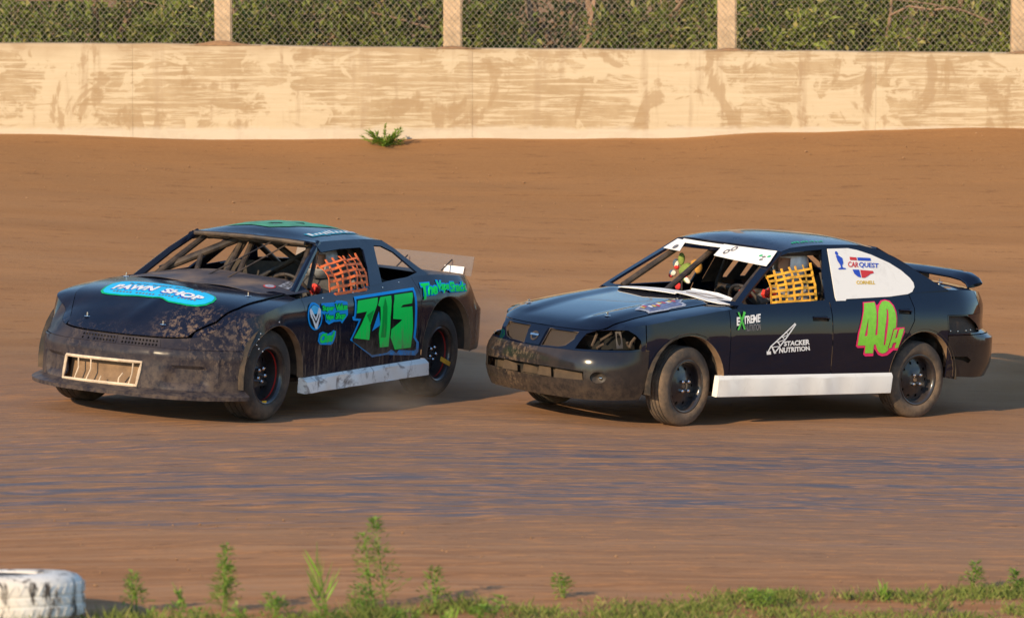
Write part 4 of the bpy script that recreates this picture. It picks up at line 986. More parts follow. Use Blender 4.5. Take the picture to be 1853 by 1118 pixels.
# cabin
for sg in (1, -1):
    cs = (lambda x, z, off=0.0, sg=sg: CB2.side(x, z, off, sg))
    bot = [(lerp(-1.62, .78, k/20), zsx(lerp(-1.62, .78, k/20))-.006) for k in range(21)]
    outer = [(.73,.93),(.55,1.046),(.345,1.18),(.14,1.313),(.06,1.331),(0,1.345),(-.18,1.358),(-.35,1.365),(-.66,1.365),(-.82,1.348),(-.95,1.323),(-1.1,1.270),(-1.2,1.222),(-1.3,1.165),(-1.4,1.113),(-1.5,1.062),(-1.62,1.012)]+bot[1:]
    win = [(.706,.944),(.624,1.004),(.411,1.141),(.248,1.239),(.158,1.284),(.047,1.308),(-.315,1.330),(-.242,1.137),(-.202,.951),(.297,.934),(.556,.924),(.689,.929)]
    qt = [(-.378,1.331),(-.596,1.334),(-.696,1.320),(-.84,1.284),(-1.015,1.222),(-1.126,1.165),(-1.2,1.108),(-1.225,1.072),(-1.223,1.042),(-1.186,1.008),(-1.132,.991),(-.911,.975),(-.43,.962),(-.317,.958),(-.314,.977)]
    cp = patch(MB(), cs, outer, [win, qt], .05).build('cabin_side', m_paint2, car2, solid=.012, out=CTR)
    if sg == 1:
        qp = patch(MB(), lambda x, z, o: CB2.side(x, z, .004), [(-.372,1.333),(-.596,1.337),(-.696,1.323),(-.84,1.287),(-1.015,1.225),(-1.126,1.168),(-1.203,1.109),(-1.229,1.072),(-1.227,1.040),(-1.188,1.004),(-1.132,.987),(-.911,.969),(-.43,.956),(-.419,.944),(-.317,.943),(-.314,.977)], [], .06).build('window_panel', m_white2, car2, solid=.004, out=CTR); DOORS['panel'] = qp
    else:
        sl = [[(-.50,.99),(-.56,.99),(-.62,1.12),(-.60,1.16),(-.56,1.15)], [(-.70,1.0),(-.76,1.0),(-.80,1.10),(-.78,1.13),(-.74,1.12)]]
        patch(MB(), lambda x, z, o: CB2.side(x, z, -.02, -1), [(-.30,.95),(-.37,1.34),(-.70,1.33),(-1.02,1.23),(-1.24,1.07),(-1.2,1.0)], sl, .06).build('window_panel', m_black, car2, solid=.006, out=CTR)
fr = [(-.79,.92),(-.40,.905),(.40,.905),(.79,.92),(.598,1.312),(.3,1.312),(0,1.312),(-.3,1.312),(-.598,1.312)]
patch(MB(), CB2.screen, fr, [[(-.725,.945),(0,.935),(.725,.945),(.545,1.272),(0,1.285),(-.545,1.272)]], .06).build('windscreen_frame', m_paint2, car2, solid=.02, out=CTR)
bk = [(-.735,1.03),(.735,1.03),(.58,1.345),(-.58,1.345)]
patch(MB(), CB2.back, bk, [[(-.66,1.06),(.66,1.06),(.53,1.31),(-.53,1.31)]], .06).build('rear_window_frame', m_paint2, car2, solid=.02, out=CTR)
m_roof2 = paint('faded_roof_paint', (.0055, .0085, .025), .28, .85, .08, film=.35, zlo=.1, zhi=.4, low=.1, dcol=(.10, .11, .14))
xr = [lerp(.14, -.93, k/20) for k in range(21)]
rp = [(x, CB2.ys(pchip(CB2.re, x))) for x in xr]
fe = [(.14+.10*(1-(y/.595)**2), y) for y in [-.59+1.18*k/12 for k in range(1, 12)]]; re_ = [(-.93-.10*(1-(y/.59)**2), y) for y in [.58-1.16*k/12 for k in range(1, 12)]]
roof2 = patch(MB(), CB2.roof, rp+re_+[(x, -y) for x, y in rp[::-1]]+fe, [], .06).build('roof', m_roof2, car2, solid=.012, out=CTR)
scribble(MB(), CB2.roof, [(-.06,.500),(-.42,.500),(-.42,.465),(-.06,.465)], .004, 11, 3).build('roof_lettering', m_hgreen, roof2)
vs_ = [[(-.578,1.225),(-.545,1.300),(-.40,1.300),(-.32,1.225)], [(-.44,1.283),(.07,1.288),(.07,1.310),(-.46,1.308)], [(.067,1.312),(.575,1.306),(.64,1.196),(.097,1.228)]]
for k, pl in enumerate(vs_):
    o = patch(MB(), lambda y, z, off: CB2.screen(y, z, .012+.002*k), pl, [], .06).build('visor_panel', m_white2, car2, solid=.003, out=CTR)
    if k == 2:
        for (a, b) in ((.176,1.262),(.215,1.288)):
            v, f = flat(circ(a, b, .026, 16, .019), [circ(a, b, .012, 10, .009)], .02); MB().add([CB2.screen(y, z, .018) for y, z in v], f).build('round_sticker', m_grey, o)
        for a, b, mm in ((.50,1.262,m_hgreen),(.535,1.255,m_grey),(.57,1.262,m_hgreen),(.54,1.235,m_grey)): patch(MB(), lambda y, z, off: CB2.screen(y, z, .018), circ(a, b, .016, 7, .008), [], .03).build('small_sticker', mm, o)
    if k == 0:
        v, f = flat(circ(-.43, 1.245, .030, 16, .016), [], .02); MB().add([CB2.screen(y, z, .016) for y, z in v], f).build('round_sticker', m_grey, o)
# lettering on the doors
patch(MB(), lambda x, z, o: S.side(x, z, .0045), [(-.602,.933),(-.736,.938),(-.745,.908),(-.761,.913),(-.806,.944),(-.853,.951),(-.906,.94),(-.939,.906),(-.952,.857),(-.955,.802),(-.946,.732),(-1.033,.734),(-1.037,.70),(-.959,.553),(-.912,.554),(-.888,.537),(-.847,.514),(-.79,.508),(-.745,.521),(-.71,.558),(-.698,.568),(-.692,.512),(-.603,.511),(-.579,.527),(-.586,.58),(-.514,.579),(-.491,.594),(-.508,.688),(-.556,.807)], [], .04).build('number_outline', m_pink, DOORS['rear'], out=CTR)
g40 = [(-.611,.926),(-.729,.931),(-.728,.889),(-.721,.825),(-.712,.755),(-.698,.677),(-.723,.677),(-.735,.78),(-.743,.854),(-.772,.903),(-.813,.934),(-.853,.942),(-.892,.933),(-.923,.901),(-.936,.852),(-.941,.802),(-.93,.729),(-.901,.722),(-.845,.576),(-.854,.558),(-.823,.538),(-.788,.531),(-.751,.542),(-.723,.573),(-.709,.604),(-.687,.604),(-.683,.535),(-.593,.537),(-.595,.598),(-.507,.599),(-.519,.677),(-.564,.807)]
patch(MB(), lambda x, z, o: S.side(x, z, .008), g40, [[(-.628,.811),(-.612,.673),(-.58,.671)], [(-.844,.883),(-.858,.873),(-.854,.803),(-.835,.703),(-.814,.597),(-.796,.597),(-.806,.703),(-.829,.803)]], .04).build('number_forty', m_lime, DOORS['rear'], out=CTR)
patch(MB(), lambda x, z, o: S.side(x, z, .009), [(-.911,.714),(-.948,.719),(-.922,.651),(-.943,.653),(-.97,.719),(-1.024,.726),(-.961,.574),(-.922,.572),(-.938,.618),(-.899,.613),(-.884,.575),(-.852,.571)], [], .04).build('letter_h', m_lime, DOORS['rear'], out=CTR)
sd = lambda x, z, o: S.side(x, z, o)
mw = MB(); letters(mw, sd, 'E', [(.800,.770),(.763,.771),(.757,.836),(.795,.835)], .006, .04); letters(mw, sd, 'TREME', [(.728,.781),(.552,.796),(.538,.859),(.728,.841)], .006, .035, 0, .95); mw.build('sponsor_lettering', m_wht, DOORS['front'])
mw = MB(); patch(mw, lambda x, z, o: S.side(x, z, .008), [(.779,.872),(.764,.874),(.709,.744),(.727,.740)], [], .05); patch(mw, lambda x, z, o: S.side(x, z, .0095), [(.717,.879),(.696,.871),(.781,.738),(.795,.741)], [], .05); mw.build('sponsor_letter_x', simple('bright_green_vinyl', (.08, .52, .06), .5), DOORS['front'])
mw = MB(); letters(mw, sd, 'NUTRITION', [(.704,.725),(.551,.733),(.544,.785),(.708,.775)], .006, .02); mw.build('sponsor_lettering', m_grey, DOORS['front'])
mw = MB(); letters(mw, sd, 'STACKER', [(.300,.606),(.018,.614),(.023,.657),(.297,.644)], .006, .045, 0, 1.0); letters(mw, sd, 'NUTRITION', [(.347,.552),(.011,.569),(.023,.604),(.345,.596)], .006, .045); mw.build('sponsor_lettering', m_wht, DOORS['front'])
mw = MB()
for i, q in enumerate(([(.443,.61),(.179,.785),(.174,.776),(.433,.604)],[(.392,.565),(.174,.778),(.165,.772),(.377,.563)],[(.443,.61),(.431,.608),(.456,.568),(.468,.571)],[(.437,.608),(.425,.61),(.376,.552),(.4,.55)],[(.482,.569),(.436,.57),(.431,.545),(.477,.543)],[(.431,.604),(.352,.609),(.352,.603),(.424,.597)],[(.375,.643),(.364,.645),(.332,.613),(.344,.609)],[(.384,.639),(.306,.657),(.306,.651),(.375,.634)],[(.326,.678),(.318,.68),(.291,.659),(.3,.657)],[(.326,.678),(.262,.696),(.262,.691),(.321,.673)],[(.279,.709),(.27,.711),(.25,.696),(.259,.694)])):
    patch(mw, lambda x, z, o: S.side(x, z, .006+.0003*i), q, [], .08)
mw.build('crane_logo', m_wht, DOORS['front'])
# lettering on the white window panel
gs = lambda x, z, o: CB2.side(x, z, o)
mr = MB(); mu = MB()
patch(mr, lambda x, z, o: gs(x, z, .007), [(-.59,1.271),(-.663,1.266),(-.661,1.244),(-.586,1.247)], [], .1); patch(mr, lambda x, z, o: gs(x, z, .007), [(-.668,1.172),(-.807,1.163),(-.81,1.147),(-.768,1.14),(-.735,1.125),(-.697,1.112),(-.664,1.112)], [], .1); letters(mr, gs, 'CAR', [(-.543,1.195),(-.656,1.19),(-.672,1.231),(-.559,1.236)], .007, .02)
patch(mu, lambda x, z, o: gs(x, z, .007), [(-.673,1.266),(-.817,1.261),(-.815,1.239),(-.67,1.243)], [], .1); patch(mu, lambda x, z, o: gs(x, z, .007), [(-.584,1.175),(-.656,1.174),(-.655,1.114),(-.621,1.121),(-.591,1.144)], [], .1); letters(mu, gs, 'QUEST', [(-.662,1.188),(-.873,1.178),(-.893,1.22),(-.679,1.231)], .007, .02)
mr.build('sponsor_lettering', m_vred, DOORS['panel']); mu.build('sponsor_lettering', m_vblue, DOORS['panel'])
my = MB(); letters(my, gs, 'CORNELL', [(-.582,1.064),(-.789,1.063),(-.80,1.089),(-.593,1.092)], .007, .03); my.build('sponsor_lettering', m_vyel, DOORS['panel'])
# plain upright blue pictogram in place of the printed figure
mp = MB(); patch(mp, lambda x, z, o: gs(x, z, .007), circ(-.455,1.298,.016,12), [], .05); patch(mp, lambda x, z, o: gs(x, z, .0073), [(-.440,1.280),(-.470,1.282),(-.505,1.262),(-.500,1.225),(-.480,1.205),(-.482,1.190),(-.512,1.186),(-.51,1.178),(-.43,1.176),(-.43,1.184),(-.462,1.192),(-.462,1.210),(-.445,1.240)], [], .05); mp.build('blue_pictogram', m_vblue, DOORS['panel'])
# net, skirt, inside
net(car2, m_amber, CB2.side, [(.37,.935),(-.12,.945),(-.16,1.235),(.345,1.17)], 7, 6, .03, .021)
skirt(car2, S, .975, -.915, .222, .212, .388, .376, m_white2, .022)
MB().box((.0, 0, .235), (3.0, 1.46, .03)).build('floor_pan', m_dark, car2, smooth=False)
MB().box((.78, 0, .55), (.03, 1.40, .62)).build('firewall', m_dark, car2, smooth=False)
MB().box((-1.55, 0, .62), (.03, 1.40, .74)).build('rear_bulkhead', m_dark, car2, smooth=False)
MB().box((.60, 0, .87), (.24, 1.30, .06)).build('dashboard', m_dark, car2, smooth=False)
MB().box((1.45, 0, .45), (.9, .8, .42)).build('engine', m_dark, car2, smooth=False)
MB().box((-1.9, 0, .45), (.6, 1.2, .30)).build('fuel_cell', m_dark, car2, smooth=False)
for pts in ([(.70,-.10,.94),(.14,-.12,1.30)], [(.66,.64,.93),(.13,.50,1.29)], [(.66,-.64,.93),(.13,-.50,1.29)], [(.1,-.50,1.30),(.1,.50,1.30)],
            [(-.38,.68,.3),(-.38,.64,.95),(-.38,.50,1.30),(-.38,-.50,1.30),(-.38,-.64,.95),(-.38,-.68,.3)], [(.13,.5,1.29),(-.38,.5,1.30)], [(.13,-.5,1.29),(-.38,-.5,1.30)], [(-.38,.45,1.28),(-1.35,.45,.7)], [(-.38,-.45,1.28),(-1.35,-.45,.7)], [(-.38,.62,1.0),(-.38,-.62,.5)], [(-.38,-.64,.92),(-.38,.64,.92)]):
    MB().tube(pts, .024, 10).build('roll_cage_bar', m_cage, car2)
seat(car2, -.30, .36, .36, m_black); steering(car2, .26, .36, .88)
WH = [(1.2675, 1, math.radians(9)), (1.2675, -1, math.radians(9)), (-1.2675, 1, 0), (-1.2675, -1, 0)]
for x, sg, stt in WH: wheel(car2, x, sg*.715, sg, .305, .195, stt, .195, 2)
person(CM2, 'driver in white helmet behind the amber net of the car marked 40H', (-.24, .36, .52), m_helm, m_suitw, m_glove, {'l': (.36, .13, .46), 'r': (.36, -.13, .44)}, .655, .03)
# soft toy tied inside the windscreen: plain lumps of coloured plush
toy = empty('plush_toy', mat=CM2 @ Matrix.Translation((.16, -.48, 1.06)))
m_pl1 = simple('green_plush', (.20, .28, .06), .95, sc=40, bump=.4); m_pl2 = simple('orange_plush', (.50, .25, .05), .95, sc=40, bump=.4); m_pl3 = simple('red_plush', (.55, .03, .03), .95, sc=40); m_pl4 = simple('white_plush', (.75, .70, .62), .95, sc=40)
def lump(name, c, r, mat, rot=0):
    bm = bmesh.new(); bmesh.ops.create_icosphere(bm, subdivisions=3, radius=1)
    for v in bm.verts:
        k = 1+.12*mnoise.noise(v.co*2.2+Vector(c)*9); w = Vector((v.co.x*r[0]*k, v.co.y*r[1]*k, v.co.z*r[2]*k)); w.rotate(Matrix.Rotation(rot, 3, 'X')); v.co = w+Vector(c)
    me = bpy.data.meshes.new(name); bm.to_mesh(me); bm.free(); me.materials.append(mat); me.polygons.foreach_set('use_smooth', [True]*len(me.polygons)); o = bpy.data.objects.new(name, me); COL.objects.link(o); o.parent = toy
lump('torso', (0, .03, .01), (.045, .07, .05), m_pl1, .5); lump('arm', (0, -.03, .09), (.025, .03, .05), m_pl1); lump('arm', (0, .02, -.05), (.02, .025, .05), m_pl1, .6)
lump('ruff', (0, .14, .06), (.04, .045, .045), m_pl2, .3); lump('ruff', (0, .17, .04), (.035, .03, .05), m_pl2)
lump('foot', (0, -.09, .05), (.022, .03, .035), m_pl4); lump('foot', (0, -.12, -.03), (.022, .035, .025), m_pl4); lump('foot', (0, .05, -.07), (.02, .04, .02), m_pl4, -.6); lump('cuff', (0, -.08, .02), (.02, .022, .02), m_pl3); lump('cuff', (0, -.14, -.05), (.02, .02, .02), m_pl3); lump('cuff', (0, -.05, -.13), (.02, .03, .03), m_pl3); lump('cuff', (0, .03, -.05), (.018, .02, .02), m_pl3)
MB().tube([(0, 0, -.22), (0, -.01, -.1), (0, 0, .02)], .008, 6).build('cord', m_black, toy)
tag(toy, 'green and orange plush toy tied up inside the windscreen opening', 'plush toy')
# ------------------------------------------------------------------ dark stock car, number 715
CM1 = car_matrix(4.24744563, -1.95898508, -.96014209)
car1 = empty('race_car', mat=CM1)
tag(car1, 'dusty dark blue stock car with green 715, orange window net and clear spoiler', 'race car', 'race cars on the track')
S1 = SH1; U1 = S1.u_x
def side1(x, z, off=0.0, sg=1): return S1.side(x, z, off, sg)
def zs1(x): return S1.zs_u(U1(x))
def low1(u, z, off=0.0): return S1.low(u, z, off) if u <= S1.L else S1.low(-(2*S1.L-u), z, off)
C1 = (0, 0, .5)
uf = U1(1.762)
def nose1(u, z, off=0.0):
    """fascia with a shallow brake duct dent on each side and a crease near the wheel"""
    a = abs(u); d = 0.0
    s = sstep(.385, .46, a+(z-.27)*-.55+.02)*(1-sstep(.735, .75, a))*sstep(.262, .272, z)*(1-sstep(.408, .424, z)); d -= .030*s
    d += .010*math.exp(-((a-.825)/.010)**2)*sstep(.25, .28, z)*(1-sstep(.50, .53, z))
    d += .008*math.exp(-((z-.478-.012*math.sin(a*5))/.016)**2)
    return S1.low(u, z, off+d)
gb = [(-.438,.413),(.234,.422),(.201,.249),(-.465,.242)]
fo = [(-uf,.20),(-.4,.20),(.4,.20),(uf,.20),(uf,.533),(.4,.535),(-.4,.535),(-uf,.533)]
fascia = patch(MB(), nose1, fo, [gb], .026).build('nose_fascia', m_nose1, car1, solid=.006, out=C1)
# opening frame, bent wires and duct
pts = [S1.low(a, b, .006) for a, b in dens(gb, .08)]
m_frame = simple('dusty_white_frame', (.55, .44, .33), .7, var=.2)
MB().tube(pts+[pts[0]], .012, 6, cap=False).build('grille_frame', m_frame, fascia)
patch(MB(), lambda a, b, o: S1.low(a, b, -.08), [(-.50,.22),(.26,.22),(.28,.44),(-.48,.44)], [], .1).build('grille_duct', m_dustmet, fascia, out=C1)
for a0, a1, bend in ((-.345,-.318,.02),(-.235,-.20,.022),(-.12,-.10,.0),(.05,.085,-.015),(.135,.165,.01)):
    z0 = .247; z1 = .418 if bend >= .009 else (.29 if bend == 0 else .33)
    MB().tube([S1.low(a0, z0, .004), S1.low((a0+a1)/2+bend, (z0+z1)/2, .002), S1.low(a1, z1, .004)], .006, 6).build('grille_wire', m_frame, fascia)
# brow with the perforated strips
tt = [(lerp(uf, -uf, k/44), S1.zs_u(lerp(uf, -uf, k/44))-.002) for k in range(45)]
vents = []
for sgn in (-1, 1): vents.append([(sgn*.012,.540),(sgn*.36,.540),(sgn*.35,.592),(sgn*.012,.594)])
brow = patch(MB(), S1.low, [(-uf,.537),(uf,.537)]+tt, vents, .05).build('nose_brow', m_nose1, car1, solid=.005, out=C1)
for sgn in (-1, 1):
    hl = []
    for i in range(11):
        for j in range(2):
            if sgn < 0 and i > 6 and j == 0 and i % 2: continue
            hl.append(circ(sgn*(.040+.0285*i), .553+.026*j, .0085, 8))
    patch(MB(), lambda a, b, o: S1.low(a, b, .004), [(sgn*.014,.538),(sgn*.362,.538),(sgn*.352,.594),(sgn*.014,.596)], hl, .05).build('vent_strip', m_nose1, brow, solid=.003, out=C1)
patch(MB(), lambda a, b, o: S1.low(a, b, -.03), [(-.40,.537),(.40,.537),(.39,.598),(-.39,.598)], [], .1).build('vent_back', m_dark, brow, out=C1)
# splitter lip
v = []; f = []; n = 60
for i in range(n+1):
    u = lerp(-uf-.02, uf+.02, i/n); e = 1-.5*abs(2*i/n-1)**4
    for off, z in ((.0,.240),(.075*e,.222),(.110*e,.208),(.106*e,.180),(.0,.174),(-.03,.20)): v.append(S1.low(u, z, off))
for i in range(n):
    for k in range(6): f.append((i*6+k, i*6+(k+1) % 6, (i+1)*6+(k+1) % 6, (i+1)*6+k))
f.append(tuple(range(6))); f.append(tuple(n*6+k for k in range(5, -1, -1)))
MB().add(v, f).build('front_splitter', m_nose1, car1, sharp=40)
# body sides
PAN = {}
for sg in (1, -1):
    lo = (lambda u, z, off=0.0, sg=sg: S1.low(sg*u, z, off)); sf = (lambda x, z, off=0.0, sg=sg: S1.side(x, z, off, sg))
    ue = U1(.93); n = 16
    aF = [(U1(x), z) for x, z in arch_pts(1.36, .30, .412, 176, 8)]
    fen = [(uf+.003,.42)]+[(uf+.003, S1.zs_u(uf))]+[(lerp(uf, ue, k/n), S1.zs_u(lerp(uf, ue, k/n))) for k in range(1, n+1)]+[(ue,.30)]+aF
    fo_ = patch(MB(), lo, fen, [], .05).build('front_fender', m_paint1, car1, solid=.005, out=C1)
    ft = [(.95, sg*.735),(1.3, sg*.73),(1.6, sg*.70),(1.78, sg*.62),(1.94, sg*.535)]+[(x, sg*y) for x, y, z in S1.sh if .95 <= x <= 2.06 and y > .53]
    patch(MB(), S1.top, ft, [], .05).build('fender_top', m_paint1, fo_, solid=.004, out=C1)
    arch_lip(car1, S1, arch_pts(1.36, .30, .412, 180, 6), .05, m_dustmet, sg)
    dp = [(.925,.285),(-.935,.325)]+[(-.935,.45)]+[(lerp(-.935,.925,k/20), zs1(lerp(-.935,.925,k/20))) for k in range(21)]
    door = patch(MB(), sf, dp, [], .05).build('door_panel', m_paint1, car1, solid=.004, out=C1)
    if sg == 1: PAN['door'] = door
    ur = U1(-1.87)
    q = [(U1(-.94),.40),(U1(-.94), zs1(-.94))]+[(lerp(U1(-.94), ur, k/16), S1.zs_u(lerp(U1(-.94), ur, k/16))) for k in range(1, 17)]+[(ur,.345),(U1(-1.785),.335)]+[(U1(x), z) for x, z in arch_pts(-1.37, .372, .422, 184, 4)]
    qp1 = patch(MB(), lo, q, [], .05).build('quarter_panel', m_paint1, car1, solid=.004, out=C1)
    if sg == 1: PAN['quarter'] = qp1
    arch_lip(car1, S1, arch_pts(-1.37, .372, .422, 184, -2), .05, m_dustmet, sg)
    liner(car1, 1.37, sg*.68, .33, .43, .40); liner(car1, -1.37, sg*.68, .36, .44, .40)
ur = U1(-1.87); LL = 2*S1.L
patch(MB(), low1, [(ur+.004,.345),(S1.L,.33),(LL-ur-.004,.345),(LL-ur-.004,.90)]+[(lerp(LL-ur-.004, ur+.004, k/24), S1.zs_u(min(lerp(LL-ur-.004, ur+.004, k/24), LL-lerp(LL-ur-.004, ur+.004, k/24)))) for k in range(25)]+[(ur+.004,.90)], [], .06).build('rear_bumper', m_paint1, car1, solid=.006, out=C1)
dk = [(-1.22, y/10*.76) for y in range(-10, 11)]+[(x, y) for x, y, z in S1.sh if x < -1.22]+[(x, -y) for x, y, z in S1.sh[::-1] if x < -1.22]
deck = patch(MB(), S1.top, dk, [], .07).build('rear_deck', m_cowl1, car1, solid=.004, out=C1)
# hood
hd = [(.95, y) for y in (-.72, -.4, 0, .4, .72)]+[(1.3,.722),(1.6,.692),(1.78,.612),(1.93,.535)]+[(x, y) for x, y, z in S1.sh[::-1] if y < .535 and x > 1.95]+[(x, -y) for x, y, z in S1.sh if y < .535 and x > 1.95]+[(1.93,-.535),(1.78,-.612),(1.6,-.692),(1.3,-.722)]
def hood1(x, y, off=0.0):
    p = S1.top(x, y, off); w = .010*math.exp(-((y-.02-.25*(1.9-x))/.05)**2)*sstep(1.55, 1.7, x)*(1-sstep(1.95, 2.05, x))
    return (p[0], p[1], p[2]+.012+w-.006*math.exp(-((x-1.75)/.12)**2-((y+.1)/.25)**2))
hood = patch(MB(), hood1, hd, [], .045).build('hood', m_paint1, car1, solid=.006, out=C1)
for x, y in ((1.952,-.38),(1.969,.277),(1.30,.60),(.95,-.66)): hood_pin(car1, x, y, hood1(x, y)[2]+.002)
def cowl1(x, y, off=0.0):
    t = sstep(1.15, .48, x); return (x, y, lerp(S1.top(1.05, y)[2]+.016, .992-.085*(abs(y)/.75)**3, t)+.006*math.sin(9*y+5*x)+off)
cw = patch(MB(), cowl1, [(.95,-.62),(1.0,-.3),(1.05,.1),(1.12,.45),(1.13,.60),(1.05,.70),(.90,.735),(.62,.735),(.53,.6),(.50,0),(.485,-.70),(.62,-.74),(.80,-.72)], [], .05).build('cowl_sheet', m_cowl1, car1, solid=.004, out=C1)
v, f = flat(circ(.86,.53,.055,18,.045), [], .03); b = MB().add([cowl1(x, y, .004) for x, y in v], f).build('oval_sticker', m_vred, cw)
v, f = flat(circ(.86,.53,.044,18,.035), [], .03); MB().add([cowl1(x, y, .006) for x, y in v], f).build('oval_sticker', m_silver, cw)
for k in range(3): patch(MB(), lambda x, y, o: cowl1(x, y, .005), [(.60+.07*k,.545+.01*k),(.655+.07*k,.545+.01*k),(.655+.07*k,.645+.005*k),(.60+.07*k,.645)], [[(.615+.07*k,.565+.01*k),(.64+.07*k,.565+.01*k),(.64+.07*k,.625),(.615+.07*k,.625)]], .05).build('name_sticker', m_silver, cw)
# pawn shop sticker
ps = [(1.638,-.467),(1.55,-.489),(1.418,-.505),(1.306,-.489),(1.272,-.414),(1.274,-.27),(1.275,-.144),(1.311,.049),(1.397,.217),(1.452,.355),(1.505,.439),(1.554,.477),(1.622,.49),(1.679,.467),(1.719,.409),(1.73,.328),(1.725,.238),(1.718,.163),(1.694,.101),(1.681,.005),(1.676,-.116),(1.692,-.253),(1.686,-.375),(1.672,-.434)]
so = patch(MB(), lambda x, y, o: hood1(x, y, .004), ps, [], .04).build('hood_sticker', m_hgreen, hood, out=C1)
cx_, cy_ = 1.52, 0
patch(MB(), lambda x, y, o: hood1(x, y, .0065), [(cx_+(a-cx_)*.93, cy_+(b-cy_)*.965) for a, b in ps], [], .04).build('sticker_face', m_cyan, so, out=C1)
mw = MB(); mk = MB()
for wd_, q in (('PAWN', [(1.600,-.400),(1.572,-.040),(1.440,-.065),(1.470,-.430)]), ('SHOP', [(1.585,.015),(1.655,.400),(1.565,.385),(1.455,-.015)])):
    letters(mk, lambda x, y, o: hood1(x+.012, y-.006, .0085), wd_, q, 0, .05, .25); letters(mw, lambda x, y, o: hood1(x, y, .0105), wd_, q, 0, .05, .25)
mk.build('sticker_shadow', m_vblue, so); mw.build('sticker_lettering', m_wht, so)
R = random.Random(8); ms = MB()
for k in range(26):
    y = -.36+.028*k; z0 = 1.385+.10*max(0, y)+.015*R.uniform(-1, 1)
    if k in (6, 13, 19): continue
    patch(ms, lambda x, yy, o: hood1(x, yy, .0085), [(z0, y),(z0, y+.018),(z0+.03, y+.016),(z0+.03, y)], [], .1)
    z1 = 1.625+.035*max(0, y+.05); patch(ms, lambda x, yy, o: hood1(x, yy, .0085), [(z1, y),(z1, y+.016),(z1+.022, y+.014),(z1+.022, y)], [], .1)
tag(ms.build('sticker_small_print', m_grey, so), kind='stuff')
# cabin: rear pillars and roof rails, thin front pillars
for sg in (1, -1):
    cs = (lambda x, z, off=0.0, sg=sg: CB1.side(x, z, off, sg))
    outer = [(.225,1.236),(.10,1.248),(0,1.25),(-.25,1.249),(-.5,1.245),(-.70,1.237),(-.84,1.222),(-.95,1.165),(-1.05,1.090),(-1.15,1.022),(-1.26,.955)]+[(lerp(-1.26,-.19,k/12), zs1(lerp(-1.26,-.19,k/12))-.006) for k in range(13)]+[(-.196,.90),(-.352,1.043),(-.455,1.168),(-.425,1.188),(-.10,1.190),(.205,1.178)]
    qw = [(-.659,1.195),(-.775,1.186),(-.905,1.138),(-1.0,1.056),(-1.085,.982),(-.903,.958),(-.43,.925),(-.54,1.055)]
    patch(MB(), cs, outer, [qw], .04).build('cabin_side', m_paint1, car1, solid=.014, out=C1)
    MB().tube([(.78, sg*.685,.895),(.42, sg*.60,1.10),(.14, sg*.525,1.238)], [.030,.027,.026], 8).build('front_pillar', m_paint1, car1)
xr = [lerp(.20, -.84, k/20) for k in range(21)]; rp = [(x, CB1.ys(pchip(CB1.re, x))) for x in xr]
fe = [(.20+.05*(1-(y/.545)**2), y) for y in [-.53+1.06*k/12 for k in range(1, 12)]]; be = [(-.84-.10*(1-(y/.56)**2), y) for y in [.55-1.1*k/12 for k in range(1, 12)]]
roof = patch(MB(), CB1.roof, rp+be+[(x, -y) for x, y in rp[::-1]]+fe, [], .05).build('roof', m_paint1, car1, solid=.014, out=C1)
m_rgreen = simple('faded_green_vinyl', (.06, .30, .14), .5, var=.25, sc=9)
R = random.Random(2); gp = [(.06,-.33),(.02,-.12),(.05,.05),(-.05,.16),(-.16,.20),(-.30,.26),(-.44,.31),(-.58,.35),(-.52,.22),(-.42,.16),(-.48,.05),(-.36,-.02),(-.40,-.14),(-.26,-.18),(-.22,-.30),(-.08,-.26)]
patch(MB(), lambda x, y, o: CB1.roof(x, y, .004), gp, [[(-.10,-.06),(-.2,0),(-.16,.06),(-.08,.02)], [(-.28,.08),(-.36,.12),(-.30,.17)]], .05).build('roof_graphic', m_rgreen, roof, out=C1)
mh = MB(); scribble(mh, CB1.roof, [(.06,.428),(-.66,.432),(-.64,.376),(.08,.372)], .004, 11, 6, .25); mh.build('roof_lettering_halo', simple('teal_vinyl', (.02, .28, .40), .5), roof)
mh = MB(); scribble(mh, CB1.roof, [(.06,.428),(-.66,.432),(-.64,.376),(.08,.372)], .0065, 11, 6); mh.build('roof_lettering', m_wht, roof)
MB().tube([(.262, -.48, 1.236), (.285, -.25, 1.246), (.29, 0, 1.25), (.285, .25, 1.246), (.262, .48, 1.236)], .018, 8).build('roof_lip', m_cage, car1)
# number and sponsor lettering on the door
sd1 = lambda x, z, o: S1.side(x, z, o)
def on(par, name, poly, mat, off, holes=()): return patch(MB(), lambda x, z, o: S1.side(x, z, off), poly, holes, .045).build(name, mat, par, out=C1)
D = PAN['door']; Qp = PAN['quarter']
on(D, 'number_outline', [(.124,.859),(-.871,.882),(-.865,.851),(-.829,.502),(-.887,.459),(-.889,.387),(-.846,.36),(-.529,.381),(-.363,.393),(-.134,.387),(-.082,.411),(.235,.541),(.099,.678),(.188,.685),(.203,.712),(.17,.718)], m_blue, .0045)
on(D, 'number_shadow', [(.105,.840),(-.828,.862),(-.826,.845),(-.789,.503),(-.842,.461),(-.842,.405),(-.80,.40),(-.56,.42),(-.527,.396),(-.44,.43),(-.361,.408),(-.132,.404),(.193,.527),(.205,.548),(.060,.692),(.155,.700),(.140,.724)], m_blk, .007)
on(D, 'number_seven', [(.092,.829),(-.232,.838),(-.203,.787),(-.134,.717),(-.074,.636),(-.064,.524),(.186,.552),(.064,.651),(-.028,.742),(.138,.736)], m_green, .0095)
on(D, 'number_facet', [(-.025,.716),(-.143,.748),(-.07,.652)], m_greend, .0115)
